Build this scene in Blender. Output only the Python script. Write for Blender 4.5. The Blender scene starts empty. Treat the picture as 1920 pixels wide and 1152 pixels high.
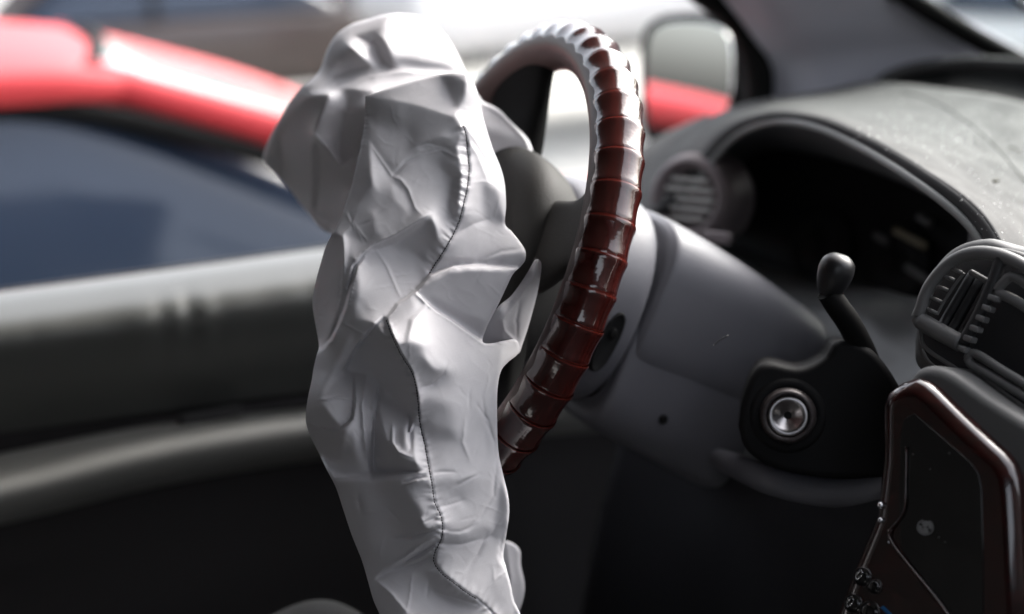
import bpy, bmesh, math, random
import numpy as np
from mathutils import Vector, Matrix
random.seed(7); RNG = np.random.default_rng(7)

# ------------------------------------------------------------------ camera, sky, sun, exposure
SC = bpy.context.scene
COL = SC.collection
F = 1920 * 50 / 36.0
EYE = np.array([0.0, 0.0, 1.72])
def basis(yaw, pitch, roll):
    d = np.array([math.sin(yaw)*math.cos(pitch), math.cos(yaw)*math.cos(pitch), math.sin(pitch)])
    r = np.array([math.cos(yaw), -math.sin(yaw), 0.0]); u = np.cross(r, d)
    c, s = math.cos(roll), math.sin(roll)
    return r*c + u*s, u*c - r*s, d
CR, CU, CD = basis(*[math.radians(a) for a in (20, -16, -2.5)])
cam = bpy.data.cameras.new('camera'); cam.lens = 50; cam.sensor_width = 36
cam.clip_start = 0.02; cam.clip_end = 400
cam.dof.use_dof = True; cam.dof.focus_distance = 1.015; cam.dof.aperture_fstop = 2.3
camo = bpy.data.objects.new('camera', cam); COL.objects.link(camo)
camo.matrix_world = Matrix(((CR[0], CU[0], -CD[0], EYE[0]), (CR[1], CU[1], -CD[1], EYE[1]), (CR[2], CU[2], -CD[2], EYE[2]), (0, 0, 0, 1)))
SC.camera = camo

SUN_EL, SUN_AZ = math.radians(42), math.radians(72)      # azimuth from +Y towards +X
w = bpy.data.worlds.new('World'); SC.world = w; w.use_nodes = True
nt = w.node_tree; nt.nodes.clear()
wo = nt.nodes.new('ShaderNodeOutputWorld'); bg = nt.nodes.new('ShaderNodeBackground'); sk = nt.nodes.new('ShaderNodeTexSky')
sk.sky_type = 'NISHITA'; sk.sun_disc = False; sk.sun_elevation = SUN_EL; sk.sun_rotation = SUN_AZ
sk.air_density = 1.0; sk.dust_density = 6.0; sk.ozone_density = 1.0
hs = nt.nodes.new('ShaderNodeHueSaturation'); hs.inputs['Saturation'].default_value = 0.35
nt.links.new(sk.outputs[0], hs.inputs['Color']); nt.links.new(hs.outputs[0], bg.inputs[0]); nt.links.new(bg.outputs[0], wo.inputs[0])
bg.inputs[1].default_value = 0.15
sl = bpy.data.lights.new('sun', 'SUN'); sl.energy = .5; sl.angle = math.radians(25); sl.color = (1, .97, .93)
so = bpy.data.objects.new('sun', sl); COL.objects.link(so)
sd = Vector((math.sin(SUN_AZ)*math.cos(SUN_EL), math.cos(SUN_AZ)*math.cos(SUN_EL), math.sin(SUN_EL)))
so.rotation_euler = sd.to_track_quat('Z', 'Y').to_euler()
SC.view_settings.view_transform = 'Standard'; SC.view_settings.look = 'None'; SC.view_settings.gamma = 1
SC.view_settings.exposure = 2.15
SC.cycles.max_bounces = 8; SC.cycles.diffuse_bounces = 5; SC.cycles.transparent_max_bounces = 12

# ------------------------------------------------------------------ helpers
def ray(u, v): return CD + CR*(u-960)/F + CU*(576-v)/F
def P(u, v, d): return EYE + ray(u, v)*d                    # point at distance d along the view axis
def PX(u, v, X): R = ray(u, v); return EYE + R*(X-EYE[0])/R[0]
def PY(u, v, Y): R = ray(u, v); return EYE + R*(Y-EYE[1])/R[1]
def PZ(u, v, Z): R = ray(u, v); return EYE + R*(Z-EYE[2])/R[2]
def PP(u, v, p0, n): R = ray(u, v); return EYE + R*(np.dot(p0-EYE, n)/np.dot(R, n))

def mesh_obj(name, verts, faces, mat, parent=None, smooth=True):
    me = bpy.data.meshes.new(name); me.from_pydata([tuple(map(float, p)) for p in verts], [], faces); me.update()
    if smooth: me.polygons.foreach_set('use_smooth', [True]*len(me.polygons))
    if mat: me.materials.append(mat)
    o = bpy.data.objects.new(name, me); COL.objects.link(o)
    if parent: o.parent = parent
    return o
def thing(name, label, cat, loc=(0, 0, 0), group=None):
    o = bpy.data.objects.new(name, None); COL.objects.link(o); o.empty_display_size = .05; o.location = tuple(map(float, loc))
    o['label'] = label; o['category'] = cat
    if group: o['group'] = group
    return o
def tag(o, label, cat, group=None):
    o['label'] = label; o['category'] = cat
    if group: o['group'] = group
    return o
def catmull(pts, n):
    pts = np.asarray(pts, float)
    if len(pts) == 2: t = np.linspace(0, 1, n)[:, None]; return pts[0]*(1-t)+pts[1]*t
    Q = np.vstack([2*pts[0]-pts[1], pts, 2*pts[-1]-pts[-2]]); m = len(pts)-1
    t = np.linspace(0, m, n); i = np.minimum(t.astype(int), m-1); f = (t-i)[:, None]
    a, b, c, d = Q[i], Q[i+1], Q[i+2], Q[i+3]
    return .5*(2*b + (c-a)*f + (2*a-5*b+4*c-d)*f*f + (3*b-a-3*c+d)*f**3)
def grid_faces(nu, nv, closed=False):
    fs = []
    for j in range(nv-1):
        for i in range(nu if closed else nu-1):
            k = (i+1) % nu; fs.append((j*nu+i, j*nu+k, (j+1)*nu+k, (j+1)*nu+i))
    return fs
def loft(name, rows, mat, parent=None, nu=60, nv=40, thick=0.004, disp=None):
    """rows: lists of 3-D points; smooth sheet through them, given real thickness"""
    R = np.stack([catmull(r, nu) for r in rows])                # rows x nu x 3
    G = np.stack([catmull(R[:, i], nv) for i in range(nu)], 1)  # nv x nu x 3
    if disp is not None: G = disp(G)
    o = mesh_obj(name, G.reshape(-1, 3), grid_faces(nu, nv), mat, parent)
    if thick:
        m = o.modifiers.new('thickness', 'SOLIDIFY'); m.thickness = thick; m.offset = 0
    return o
def rings(name, secs, mat, parent=None, nseg=48, n=40, cap=True):
    """secs: list of closed rings (each k x 3, same k), smooth along the length"""
    S = np.stack([np.asarray(s) for s in secs]); k = S.shape[1]
    G = np.stack([catmull(S[:, i], n) for i in range(k)], 1)
    V = [*G.reshape(-1, 3)]; fs = grid_faces(k, n, True)
    if cap:
        V.append(G[0].mean(0)); a = len(V)-1; V.append(G[-1].mean(0)); b = len(V)-1
        fs += [(i, a, (i+1) % k)[::-1] for i in range(k)] + [((n-1)*k+i, (n-1)*k+(i+1) % k, b) for i in range(k)]
    return mesh_obj(name, V, fs, mat, parent)
def sring(c, A, B, ex=2.0, k=40):
    t = np.linspace(0, 2*math.pi, k, endpoint=False); ct, st = np.cos(t), np.sin(t)
    x = np.sign(ct)*np.abs(ct)**(2/ex); y = np.sign(st)*np.abs(st)**(2/ex)
    return np.asarray(c) + x[:, None]*np.asarray(A) + y[:, None]*np.asarray(B)
def tube(name, pts, rad, mat, parent=None, n=40, k=16, flat=1.0):
    pts = catmull(pts, n); rad = np.interp(np.linspace(0, 1, n), np.linspace(0, 1, len(np.atleast_1d(rad))), np.atleast_1d(rad)) if np.ndim(rad) else np.full(n, rad)
    T = np.gradient(pts, axis=0); T /= np.linalg.norm(T, axis=1)[:, None]
    up = np.array([0.13, .31, .94]); secs = []
    for p, t, r in zip(pts, T, rad):
        a = np.cross(t, up); a /= np.linalg.norm(a)+1e-9; b = np.cross(a, t)
        secs.append(sring(p, a*r, b*r*flat, 2, k))
    return rings(name, secs, mat, parent, n=n)
def slab(name, poly, p0, n, thick, mat, parent=None, bev=0.003, seg=3, smooth_n=0):
    """polygon given by sight lines onto a real plane (p0, n), extruded backwards to a solid with rounded edges"""
    n = np.asarray(n, float); n = n/np.linalg.norm(n)
    if np.dot(n, EYE-p0) < 0: n = -n
    if smooth_n: poly = catmull(list(poly)+[poly[0]], smooth_n)[:-1]
    F0 = [PP(u, v, p0, n) for u, v in poly]
    bm = bmesh.new(); a = [bm.verts.new(p) for p in F0]; f = bm.faces.new(a)
    bm.normal_update()
    if f.normal.dot(Vector(n)) < 0: f.normal_flip()
    e = bmesh.ops.extrude_face_region(bm, geom=[f]); nf = [x for x in e['geom'] if isinstance(x, bmesh.types.BMFace)][0]
    vs = [x for x in e['geom'] if isinstance(x, bmesh.types.BMVert)]
    bmesh.ops.translate(bm, verts=vs, vec=Vector(-n*thick))
    bm.normal_update(); bmesh.ops.recalc_face_normals(bm, faces=bm.faces)
    if bev:
        top = [ed for ed in bm.edges if all((np.dot(np.array(x.co)-p0, n)) > -thick*.3 for x in ed.verts)]
        bmesh.ops.bevel(bm, geom=top, offset=bev, segments=seg, profile=.5, affect='EDGES')
    me = bpy.data.meshes.new(name); bm.to_mesh(me); bm.free()
    me.polygons.foreach_set('use_smooth', [True]*len(me.polygons)); me.materials.append(mat)
    o = bpy.data.objects.new(name, me); COL.objects.link(o)
    if parent: o.parent = parent
    m = o.modifiers.new('wn', 'WEIGHTED_NORMAL'); m.keep_sharp = True
    return o
def rbox(name, c, ax, hs_, bev, mat, parent=None, seg=4):
    """rounded box: centre, three axis vectors, half sizes"""
    bm = bmesh.new(); bmesh.ops.create_cube(bm, size=2)
    for v in bm.verts: v.co = Vector((v.co.x*hs_[0], v.co.y*hs_[1], v.co.z*hs_[2]))
    if bev: bmesh.ops.bevel(bm, geom=bm.edges[:], offset=bev, segments=seg, profile=.5, affect='EDGES')
    A = np.array(ax)
    for v in bm.verts: v.co = Vector(np.asarray(c) + v.co.x*A[0] + v.co.y*A[1] + v.co.z*A[2])
    bmesh.ops.recalc_face_normals(bm, faces=bm.faces)
    me = bpy.data.meshes.new(name); bm.to_mesh(me); bm.free()
    me.polygons.foreach_set('use_smooth', [True]*len(me.polygons)); me.materials.append(mat)
    o = bpy.data.objects.new(name, me); COL.objects.link(o)
    if parent: o.parent = parent
    o.modifiers.new('wn', 'WEIGHTED_NORMAL')
    return o
def lathe(name, c, axis, prof, mat, parent=None, k=48):
    """prof: (distance along axis, radius)"""
    ax = np.asarray(axis, float); ax /= np.linalg.norm(ax); a = np.cross(ax, [.1, .2, .97]); a /= np.linalg.norm(a); b = np.cross(ax, a)
    V, fs = [], []
    for s, r in prof: V += list(sring(np.asarray(c)+ax*s, a*max(r, 1e-5), b*max(r, 1e-5), 2, k))
    return mesh_obj(name, V, grid_faces(k, len(prof), True), mat, parent)

# ------------------------------------------------------------------ materials
def mat(name, base, rough=.5, metal=0.0, coat=0.0, coat_r=.05, spec=.5, noise=None, bump=None, rvar=None, sheen=0, coords='Object'):
    m = bpy.data.materials.new(name); m.use_nodes = True; t = m.node_tree; b = t.nodes['Principled BSDF']
    b.inputs['Base Color'].default_value = (*base, 1); b.inputs['Roughness'].default_value = rough
    b.inputs['Metallic'].default_value = metal; b.inputs['Coat Weight'].default_value = coat; b.inputs['Coat Roughness'].default_value = coat_r
    b.inputs['Specular IOR Level'].default_value = spec; b.inputs['Sheen Weight'].default_value = sheen
    tc = t.nodes.new('ShaderNodeTexCoord')
    if noise:          # (scale, second colour, low, high)
        nz = t.nodes.new('ShaderNodeTexNoise'); nz.inputs['Scale'].default_value = noise[0]; nz.inputs['Detail'].default_value = 6
        t.links.new(tc.outputs[coords], nz.inputs['Vector'])
        cr = t.nodes.new('ShaderNodeValToRGB'); cr.color_ramp.elements[0].position = noise[2]; cr.color_ramp.elements[1].position = noise[3]
        cr.color_ramp.elements[0].color = (*base, 1); cr.color_ramp.elements[1].color = (*noise[1], 1)
        t.links.new(nz.outputs['Fac'], cr.inputs[0]); t.links.new(cr.outputs[0], b.inputs['Base Color'])
    if rvar:
        nz = t.nodes.new('ShaderNodeTexNoise'); nz.inputs['Scale'].default_value = rvar[0]; nz.inputs['Detail'].default_value = 5
        t.links.new(tc.outputs[coords], nz.inputs['Vector'])
        mr = t.nodes.new('ShaderNodeMapRange'); mr.inputs['To Min'].default_value = rvar[1]; mr.inputs['To Max'].default_value = rvar[2]
        mr.inputs['From Min'].default_value = .3; mr.inputs['From Max'].default_value = .7
        t.links.new(nz.outputs['Fac'], mr.inputs[0]); t.links.new(mr.outputs[0], b.inputs['Roughness'])
    if bump:           # (scale, distance, strength)
        nz = t.nodes.new('ShaderNodeTexNoise'); nz.inputs['Scale'].default_value = bump[0]; nz.inputs['Detail'].default_value = 3
        t.links.new(tc.outputs[coords], nz.inputs['Vector'])
        bp = t.nodes.new('ShaderNodeBump'); bp.inputs['Distance'].default_value = bump[1]; bp.inputs['Strength'].default_value = bump[2]
        t.links.new(nz.outputs['Fac'], bp.inputs['Height']); t.links.new(bp.outputs[0], b.inputs['Normal'])
    return m
M = {}
M['dash'] = mat('dash_grained_plastic', (.054, .054, .055), .7, spec=.18, bump=(1400, .0004, .35), noise=(18, (.068, .068, .068), .4, .75), rvar=(30, .6, .8))
M['dark'] = mat('dark_plastic', (.022, .022, .024), .5, bump=(900, .0004, .3), rvar=(25, .42, .6))
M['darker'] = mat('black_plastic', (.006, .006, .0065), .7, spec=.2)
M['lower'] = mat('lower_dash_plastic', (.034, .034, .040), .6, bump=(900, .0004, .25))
M['shroud'] = mat('column_grey_plastic', (.115, .115, .132), .48, bump=(1100, .0006, .45), noise=(7, (.135, .135, .15), .35, .7), rvar=(22, .36, .5))
M['fascia'] = mat('fascia_grey', (.13, .132, .132), .45, bump=(1300, .0003, .3), rvar=(20, .36, .5))
M['surround'] = mat('cluster_surround_plastic', (.085, .085, .088), .6)
M['fascia2'] = mat('centre_console_grey', (.10, .10, .10), .5, bump=(1300, .0003, .3))
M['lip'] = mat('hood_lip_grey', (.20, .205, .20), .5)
M['slat'] = mat('vent_slat_grey', (.6, .6, .58), .5)
M['vring'] = mat('vent_ring_grey', (.19, .16, .165), .5)
M['vent'] = mat('vent_dark_grey', (.13, .13, .13), .45, bump=(1400, .0003, .3))
M['pillar'] = mat('pillar_trim', (.50, .51, .58), .6, bump=(900, .0004, .3))
M['hub'] = mat('hub_leatherette', (.034, .033, .031), .65, spec=.35, bump=(700, .0006, .5), noise=(14, (.024, .023, .022), .4, .7))
M['spoke'] = mat('spoke_black', (.004, .004, .004), .9, spec=.08)
M['rubber'] = mat('rubber_black', (.006, .006, .006), .75, spec=.15)
M['door'] = mat('door_vinyl', (.085, .088, .084), .3, bump=(500, .0006, .35), rvar=(9, .26, .38))
M['doorlow'] = mat('door_lower_cloth', (.032, .030, .032), .9, bump=(900, .0008, .4))
M['ledge'] = mat('door_ledge_plastic', (.22, .22, .21), .4, bump=(700, .0004, .3), rvar=(12, .32, .48))
M['chrome'] = mat('chrome', (.75, .75, .77), .12, metal=1)
M['steel'] = mat('brushed_steel', (.42, .40, .40), .3, metal=1)
M['dullring'] = mat('lock_bezel', (.05, .042, .042), .45, metal=.3)
M['screen'] = mat('black_gloss_panel', (.006, .006, .0065), .08, coat=.6, coat_r=.03, noise=(60, (.012, .011, .011), .55, .8))
M['mark'] = mat('grey_print', (.22, .22, .22), .5)
M['knob'] = mat('knob_black', (.010, .010, .011), .38)
M['thread'] = mat('black_thread', (.012, .011, .015), .8)
M['crumb'] = mat('dry_crumb', (.07, .065, .04), .9)
M['dust'] = mat('white_dust', (.8, .8, .78), .7)
M['blue'] = mat('blue_indicator', (.02, .12, .3), .2)
M['lens_glint'] = mat('lens_glint_grey', (.11, .11, .11), .6)
M['sky_screen'] = mat('windscreen_painted_sky', (.62, .66, .64), .25, coat=1, coat_r=.05)  # pale base colour stands in for sky reflected in the windscreen
M['amber_glint'] = mat('lens_glint_amber', (.22, .19, .13), .6)
M['white_car'] = mat('white_car_paint', (.74, .74, .74), .3, coat=1, coat_r=.05)
M['silver'] = mat('silver_car_paint', (.42, .43, .45), .35, metal=.3, coat=1)
M['maroon'] = mat('maroon_car_paint', (.045, .028, .024), .35, coat=1)
M['red'] = mat('red_car_paint', (.60, .040, .048), .6, coat=.12, coat_r=.25)
M['asphalt'] = mat('pale_concrete', (.38, .38, .36), .9, bump=(60, .004, .5), noise=(3, (.46, .455, .43), .35, .7))
M['carglass'] = mat('tinted_car_glass', (.03, .043, .07), .1, spec=.6, rvar=(3, .06, .2))
M['seat'] = mat('seat_cloth', (.028, .028, .028), .9, bump=(800, .001, .5))
M['headliner'] = mat('headliner', (.18, .18, .17), .95)
M['mirrorglass'] = mat('mirror_glass', (.85, .87, .86), .02, metal=1)

def glass_mat():
    m = bpy.data.materials.new('clear_window_glass'); m.use_nodes = True; t = m.node_tree; t.nodes.clear()
    o = t.nodes.new('ShaderNodeOutputMaterial'); mx = t.nodes.new('ShaderNodeMixShader'); tr = t.nodes.new('ShaderNodeBsdfTransparent')
    gl = t.nodes.new('ShaderNodeBsdfGlossy'); fr = t.nodes.new('ShaderNodeFresnel'); fr.inputs[0].default_value = 1.35
    tr.inputs[0].default_value = (.93, .96, .95, 1); gl.inputs['Roughness'].default_value = .02
    t.links.new(fr.outputs[0], mx.inputs[0]); t.links.new(tr.outputs[0], mx.inputs[1]); t.links.new(gl.outputs[0], mx.inputs[2]); t.links.new(mx.outputs[0], o.inputs[0])
    return m
M['glass'] = glass_mat()

def wood_mat(name, c1, c2, scale):
    m = mat(name, c1, .22, coat=1.0, coat_r=.04); t = m.node_tree; b = t.nodes['Principled BSDF']
    tc = t.nodes.new('ShaderNodeTexCoord'); mp = t.nodes.new('ShaderNodeMapping'); mp.inputs['Scale'].default_value = scale
    nz = t.nodes.new('ShaderNodeTexNoise'); nz.inputs['Scale'].default_value = 6; nz.inputs['Detail'].default_value = 8; nz.inputs['Roughness'].default_value = .7
    cr = t.nodes.new('ShaderNodeValToRGB'); cr.color_ramp.elements[0].position = .38; cr.color_ramp.elements[1].position = .68
    cr.color_ramp.elements[0].color = (*c1, 1); cr.color_ramp.elements[1].color = (*c2, 1)
    t.links.new(tc.outputs['Object'], mp.inputs[0]); t.links.new(mp.outputs[0], nz.inputs['Vector']); t.links.new(nz.outputs['Fac'], cr.inputs[0]); t.links.new(cr.outputs[0], b.inputs['Base Color'])
    return m
M['wood'] = wood_mat('lacquered_wood_print', (.008, .0022, .002), (.036, .006, .005), (30, 4, 30))

def nylon_mat():
    m = mat('airbag_nylon', (.55, .54, .565), .52, sheen=.15, noise=(9, (.50, .485, .51), .35, .75)); t = m.node_tree; b = t.nodes['Principled BSDF']
    tc = t.nodes.new('ShaderNodeTexCoord'); mp = t.nodes.new('ShaderNodeMapping'); mp.inputs['Rotation'].default_value = (.3, .2, .25)
    wa = t.nodes.new('ShaderNodeTexWave'); wa.inputs['Scale'].default_value = 420; wa.inputs['Distortion'].default_value = 1.5; wa.bands_direction = 'X'
    wb = t.nodes.new('ShaderNodeTexWave'); wb.inputs['Scale'].default_value = 420; wb.inputs['Distortion'].default_value = 1.5; wb.bands_direction = 'Z'
    ad = t.nodes.new('ShaderNodeMath'); ad.operation = 'ADD'; nz = t.nodes.new('ShaderNodeTexNoise'); nz.inputs['Scale'].default_value = 45; nz.inputs['Detail'].default_value = 4
    b1 = t.nodes.new('ShaderNodeBump'); b1.inputs['Distance'].default_value = .00015; b1.inputs['Strength'].default_value = .25
    b2 = t.nodes.new('ShaderNodeBump'); b2.inputs['Distance'].default_value = .0022; b2.inputs['Strength'].default_value = .12
    for x in (wa, wb, nz): t.links.new(mp.outputs[0], x.inputs['Vector'])
    t.links.new(tc.outputs['Object'], mp.inputs[0])
    t.links.new(wa.outputs['Fac'], ad.inputs[0]); t.links.new(wb.outputs['Fac'], ad.inputs[1]); t.links.new(ad.outputs[0], b1.inputs['Height'])
    t.links.new(nz.outputs['Fac'], b2.inputs['Height']); t.links.new(b1.outputs[0], b2.inputs['Normal']); t.links.new(b2.outputs[0], b.inputs['Normal'])
    return m
M['nylon'] = nylon_mat()
def slab2(name, pts, th, mat_):
    a = [np.array(q) for q in pts]; b = [q-np.array([0, th, 0]) for q in a]; n = len(a)
    return mesh_obj(name, a+b, [tuple(range(n)), tuple(range(2*n-1, n-1, -1))]+[(i, n+i, n+(i+1) % n, (i+1) % n) for i in range(n)], mat_, smooth=False)
# ------------------------------------------------------------------ steering wheel
TL = math.radians(25.6)
WN = np.array([-math.cos(TL), 0, math.sin(TL)]); WA = np.array([0, 1.0, 0]); WB = np.array([math.sin(TL), 0, math.cos(TL)])
WC = P(918, 489, 1.19)
def WL(y, w_, o): return WC + WA*y + WB*w_ + WN*o           # wheel / column coordinates (o towards the driver)
WM = Matrix(((WB[0], WA[0], WN[0], WC[0]), (WB[1], WA[1], WN[1], WC[1]), (WB[2], WA[2], WN[2], WC[2]), (0, 0, 0, 1)))
wheel = thing('steering_wheel', 'steering wheel with a ribbed dark red wood-look rim cover and grey centre pad', 'steering wheel')
wheel.matrix_world = WM
RR, RT = .190, .0198
# cover segments: each a concave collar between two raised lips
def segment_mesh():
    NS = 48; half = math.pi/NS; V = []; nr, k = 15, 44
    for i in range(nr):
        s = -1+2*i/(nr-1); th = s*half*.992
        for j in range(k):
            ph = 2*math.pi*j/k                                # 0 = outward
            wgt = .5+.5*math.tanh((math.cos(ph+.35)+.24)*6)     # ribs fade towards the inner, driver side
            r = RT*(1+(.075*abs(s)**2.0+.03*s-.03)*wgt)
            if abs(s) > .93: r -= .0007*wgt*(abs(s)-.93)/.07
            V.append(((RR+r*math.cos(ph))*math.cos(th), (RR+r*math.cos(ph))*math.sin(th), r*math.sin(ph)))
    return V, grid_faces(k, nr, True)
def segment_mat():
    m = mat('lacquered_wood_cover', (.05, .008, .006), .2, coat=1.0, coat_r=.07, spec=.5); t = m.node_tree; b = t.nodes['Principled BSDF']
    tc = t.nodes.new('ShaderNodeTexCoord'); sep = t.nodes.new('ShaderNodeSeparateXYZ'); t.links.new(tc.outputs['Object'], sep.inputs[0])
    oi = t.nodes.new('ShaderNodeObjectInfo'); cmb = t.nodes.new('ShaderNodeCombineXYZ')
    # streaks running along the rim: stretch y
    for n_, s_, ax_ in (('x', 260, 0), ('y', 14, 1), ('z', 260, 2)):
        mu = t.nodes.new('ShaderNodeMath'); mu.operation = 'MULTIPLY'; mu.inputs[1].default_value = s_
        t.links.new(sep.outputs[ax_], mu.inputs[0])
        if ax_ == 0:
            ad = t.nodes.new('ShaderNodeMath'); ad.operation = 'MULTIPLY_ADD'; ad.inputs[1].default_value = 37; t.links.new(oi.outputs['Random'], ad.inputs[0]); t.links.new(mu.outputs[0], ad.inputs[2]); mu = ad
        t.links.new(mu.outputs[0], cmb.inputs[ax_])
    nz = t.nodes.new('ShaderNodeTexNoise'); nz.inputs['Scale'].default_value = 1.6; nz.inputs['Detail'].default_value = 6; nz.inputs['Roughness'].default_value = .75
    t.links.new(cmb.outputs[0], nz.inputs['Vector'])
    cr = t.nodes.new('ShaderNodeValToRGB'); e = cr.color_ramp.elements; e[0].position = .36; e[1].position = .66
    e[0].color = (.016, .0035, .003, 1); e[1].color = (.062, .009, .007, 1)
    t.links.new(nz.outputs['Fac'], cr.inputs[0])
    # brighter red lip at both ends of a segment
    ab = t.nodes.new('ShaderNodeMath'); ab.operation = 'ABSOLUTE'; t.links.new(sep.outputs[1], ab.inputs[0])
    an = t.nodes.new('ShaderNodeMath'); an.operation = 'ARCTAN2'; t.links.new(ab.outputs[0], an.inputs[0]); t.links.new(sep.outputs[0], an.inputs[1])
    mr = t.nodes.new('ShaderNodeMapRange'); mr.inputs['From Min'].default_value = math.pi/48*.86; mr.inputs['From Max'].default_value = math.pi/48*.97
    t.links.new(an.outputs[0], mr.inputs[0])
    mx = t.nodes.new('ShaderNodeMixRGB'); mx.inputs[2].default_value = (.11, .015, .010, 1)
    t.links.new(mr.outputs[0], mx.inputs[0]); t.links.new(cr.outputs[0], mx.inputs[1]); t.links.new(mx.outputs[0], b.inputs['Base Color'])
    nb = t.nodes.new('ShaderNodeTexNoise'); nb.inputs['Scale'].default_value = 90; nb.inputs['Detail'].default_value = 3; t.links.new(tc.outputs['Object'], nb.inputs['Vector'])
    bp = t.nodes.new('ShaderNodeBump'); bp.inputs['Distance'].default_value = .0012; bp.inputs['Strength'].default_value = .3
    t.links.new(nb.outputs['Fac'], bp.inputs['Height']); t.links.new(bp.outputs[0], b.inputs['Normal']); t.links.new(bp.outputs[0], b.inputs['Coat Normal'])
    return m
sv, sf = segment_mesh()
seg0 = mesh_obj('cover_segment', sv, sf, segment_mat(), wheel)
for k in range(48):
    o = seg0 if k == 0 else seg0.copy()
    if k: COL.objects.link(o)
    o.parent = wheel; o.rotation_euler = (0, 0, 2*math.pi*(k+.37)/48)
# smooth inner strip of the cover (leatherette band facing hub and driver) and the core
V = []; kk = 14
for i in range(160):
    th = 2*math.pi*i/160
    for j in range(kk):
        ph = math.radians(240-158*j/(kk-1))
        r = RT*1.012 + (.0004 if 0 < j < kk-1 else -.0006)
        V.append(((RR+r*math.cos(ph))*math.cos(th), (RR+r*math.cos(ph))*math.sin(th), r*math.sin(ph)))
fs = [(i*kk+j, i*kk+j+1, ((i+1) % 160)*kk+j+1, ((i+1) % 160)*kk+j) for i in range(160) for j in range(kk-1)]
M['strip'] = mat('cover_inner_strip', (.05, .03, .028), .5, spec=.35, coat=.08, coat_r=.2, bump=(400, .0003, .3))
strip = mesh_obj('inner_strip', V, fs, M['strip'], wheel)
V = []
for i in range(120):
    th = 2*math.pi*i/120
    V += [((RR+.016*math.cos(p))*math.cos(th), (RR+.016*math.cos(p))*math.sin(th), .016*math.sin(p)) for p in np.linspace(0, 2*math.pi, 16, endpoint=False)]
fs = [(i*16+j, i*16+(j+1) % 16, ((i+1) % 120)*16+(j+1) % 16, ((i+1) % 120)*16+j) for i in range(120) for j in range(16)]
mesh_obj('rim_core', V, fs, M['rubber'], wheel)
# hub pad (local x=up, y=across, z=to driver)
def lring(cx, cy, z, hx, hy, ex=2.8, k=48): return sring((cx, cy, z), (hx, 0, 0), (0, hy, 0), ex, k)
rings('hub_pad', [lring(.0, 0, -.035, .078, .082), lring(.002, 0, -.02, .088, .09), lring(.004, 0, .004, .094, .094), lring(.004, 0, .022, .088, .088), lring(.004, 0, .034, .070, .072, 2.4), lring(.004, 0, .040, .03, .03, 2)], M['hub'], wheel, n=36)
def spoke(ang, w0, w1, z0=0.0, m_=None, r1=.180):
    c, s = math.cos(ang), math.sin(ang); rs = []
    for r, hw, z, hz in ((.06, w0, z0-.004, .015), (.095, (w0*.62+w1*.38), z0-.006, .012), (.135, w1*.95, -.004, .009), (.165, w1*1.1, 0, .010), (r1, w1*1.25, 0, .013)):
        rs.append(sring((r*c, r*s, z), (-s*hw, c*hw, 0), (0, 0, hz), 3.2, 24))
    rings('spoke', rs, m_ or M['spoke'], wheel, n=24)
spoke(math.radians(27), .034, .046)
spoke(math.radians(-68), .040, .030, m_=M['hub'])
spoke(math.radians(118), .034, .026)
spoke(math.radians(-128), .036, .026)
spoke(math.radians(180), .03, .02)

# ------------------------------------------------------------------ steering column with shroud, lock and stalk
colm = thing('steering_column', 'grey plastic steering column shroud with ignition lock behind the wheel', 'steering column', tuple(WL(0, 0, -.12)))
colm_inv = np.array([*WL(0, 0, -.12)])
def up(o, root):                                           # parent without moving (root holds only a translation)
    o.parent = root; o.location = tuple(-np.array(root.location)); return o
def cring(k_, cy, cw, hy, hw, ex=2.6, n=56): return sring(WL(cy, cw, -k_), WA*hy, WB*hw, ex, n)
up(rings('hub_collar', [cring(.030, 0, -.0, .060, .062, 2.2), cring(.036, 0, 0, .082, .085, 2.3), cring(.060, 0, .0, .090, .092, 2.3), cring(.088, 0, 0, .091, .093, 2.3), cring(.104, 0, 0, .088, .090, 2.3), cring(.108, 0, 0, .078, .08, 2.3)], M['shroud'], n=50), colm)
up(rings('column_neck', [cring(.09, 0, 0, .072, .072, 2.2), cring(.13, 0, 0, .072, .072, 2.2)], M['darker'], n=4), colm)
up(rings('upper_shroud', [cring(.113, 0, .018, .070, .056, 3), cring(.116, 0, .018, .080, .066, 3.6), cring(.13, 0, .017, .085, .070, 4), cring(.19, 0, .012, .085, .066, 4.4), cring(.25, 0, .006, .084, .060, 4.4), cring(.288, 0, .001, .083, .056, 4.2), cring(.297, 0, 0, .078, .051, 3.6), cring(.299, 0, 0, .07, .045, 3.2)], M['shroud'], n=60), colm)
up(rings('lower_shroud', [cring(.112, 0, -.03, .066, .055, 3), cring(.116, 0, -.036, .078, .064, 3.6), cring(.15, 0, -.044, .0815, .064, 4), cring(.21, 0, -.056, .0815, .062, 4), cring(.25, 0, -.066, .080, .058, 4), cring(.262, 0, -.068, .07, .05, 3.4)], M['shroud'], n=50), colm)
up(lathe('shroud_screw', WL(-.0825, -.07, -.165), (0, -1, 0), [(-.001, .0042), (.0006, .004), (.0006, .0024), (-.001, .002), (-.001, .0001)], M['rubber'], k=20), colm)
# oval slot button on the collar
c = WL(-.0905, -.022, -.083)
bx = np.array([0, -1.0, 0]); 
e1 = WB*.99-WN*.10; e1 /= np.linalg.norm(e1); e2 = np.cross(bx, e1)
up(rings('collar_slot', [sring(c+bx*-.004, e1*.027, e2*.0085, 2.2), sring(c+bx*.003, e1*.026, e2*.008, 2.2), sring(c+bx*.002, e1*.021, e2*.005, 2.2)], M['darker'], n=10), colm)
up(rings('collar_screw', [sring(c+bx*.001+e1*.008, e1*.005, e2*.0035), sring(c+bx*.004+e1*.008, e1*.004, e2*.003), sring(c+bx*.0045+e1*.008, e1*.001, e2*.001)], M['rubber'], n=8), colm)
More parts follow.
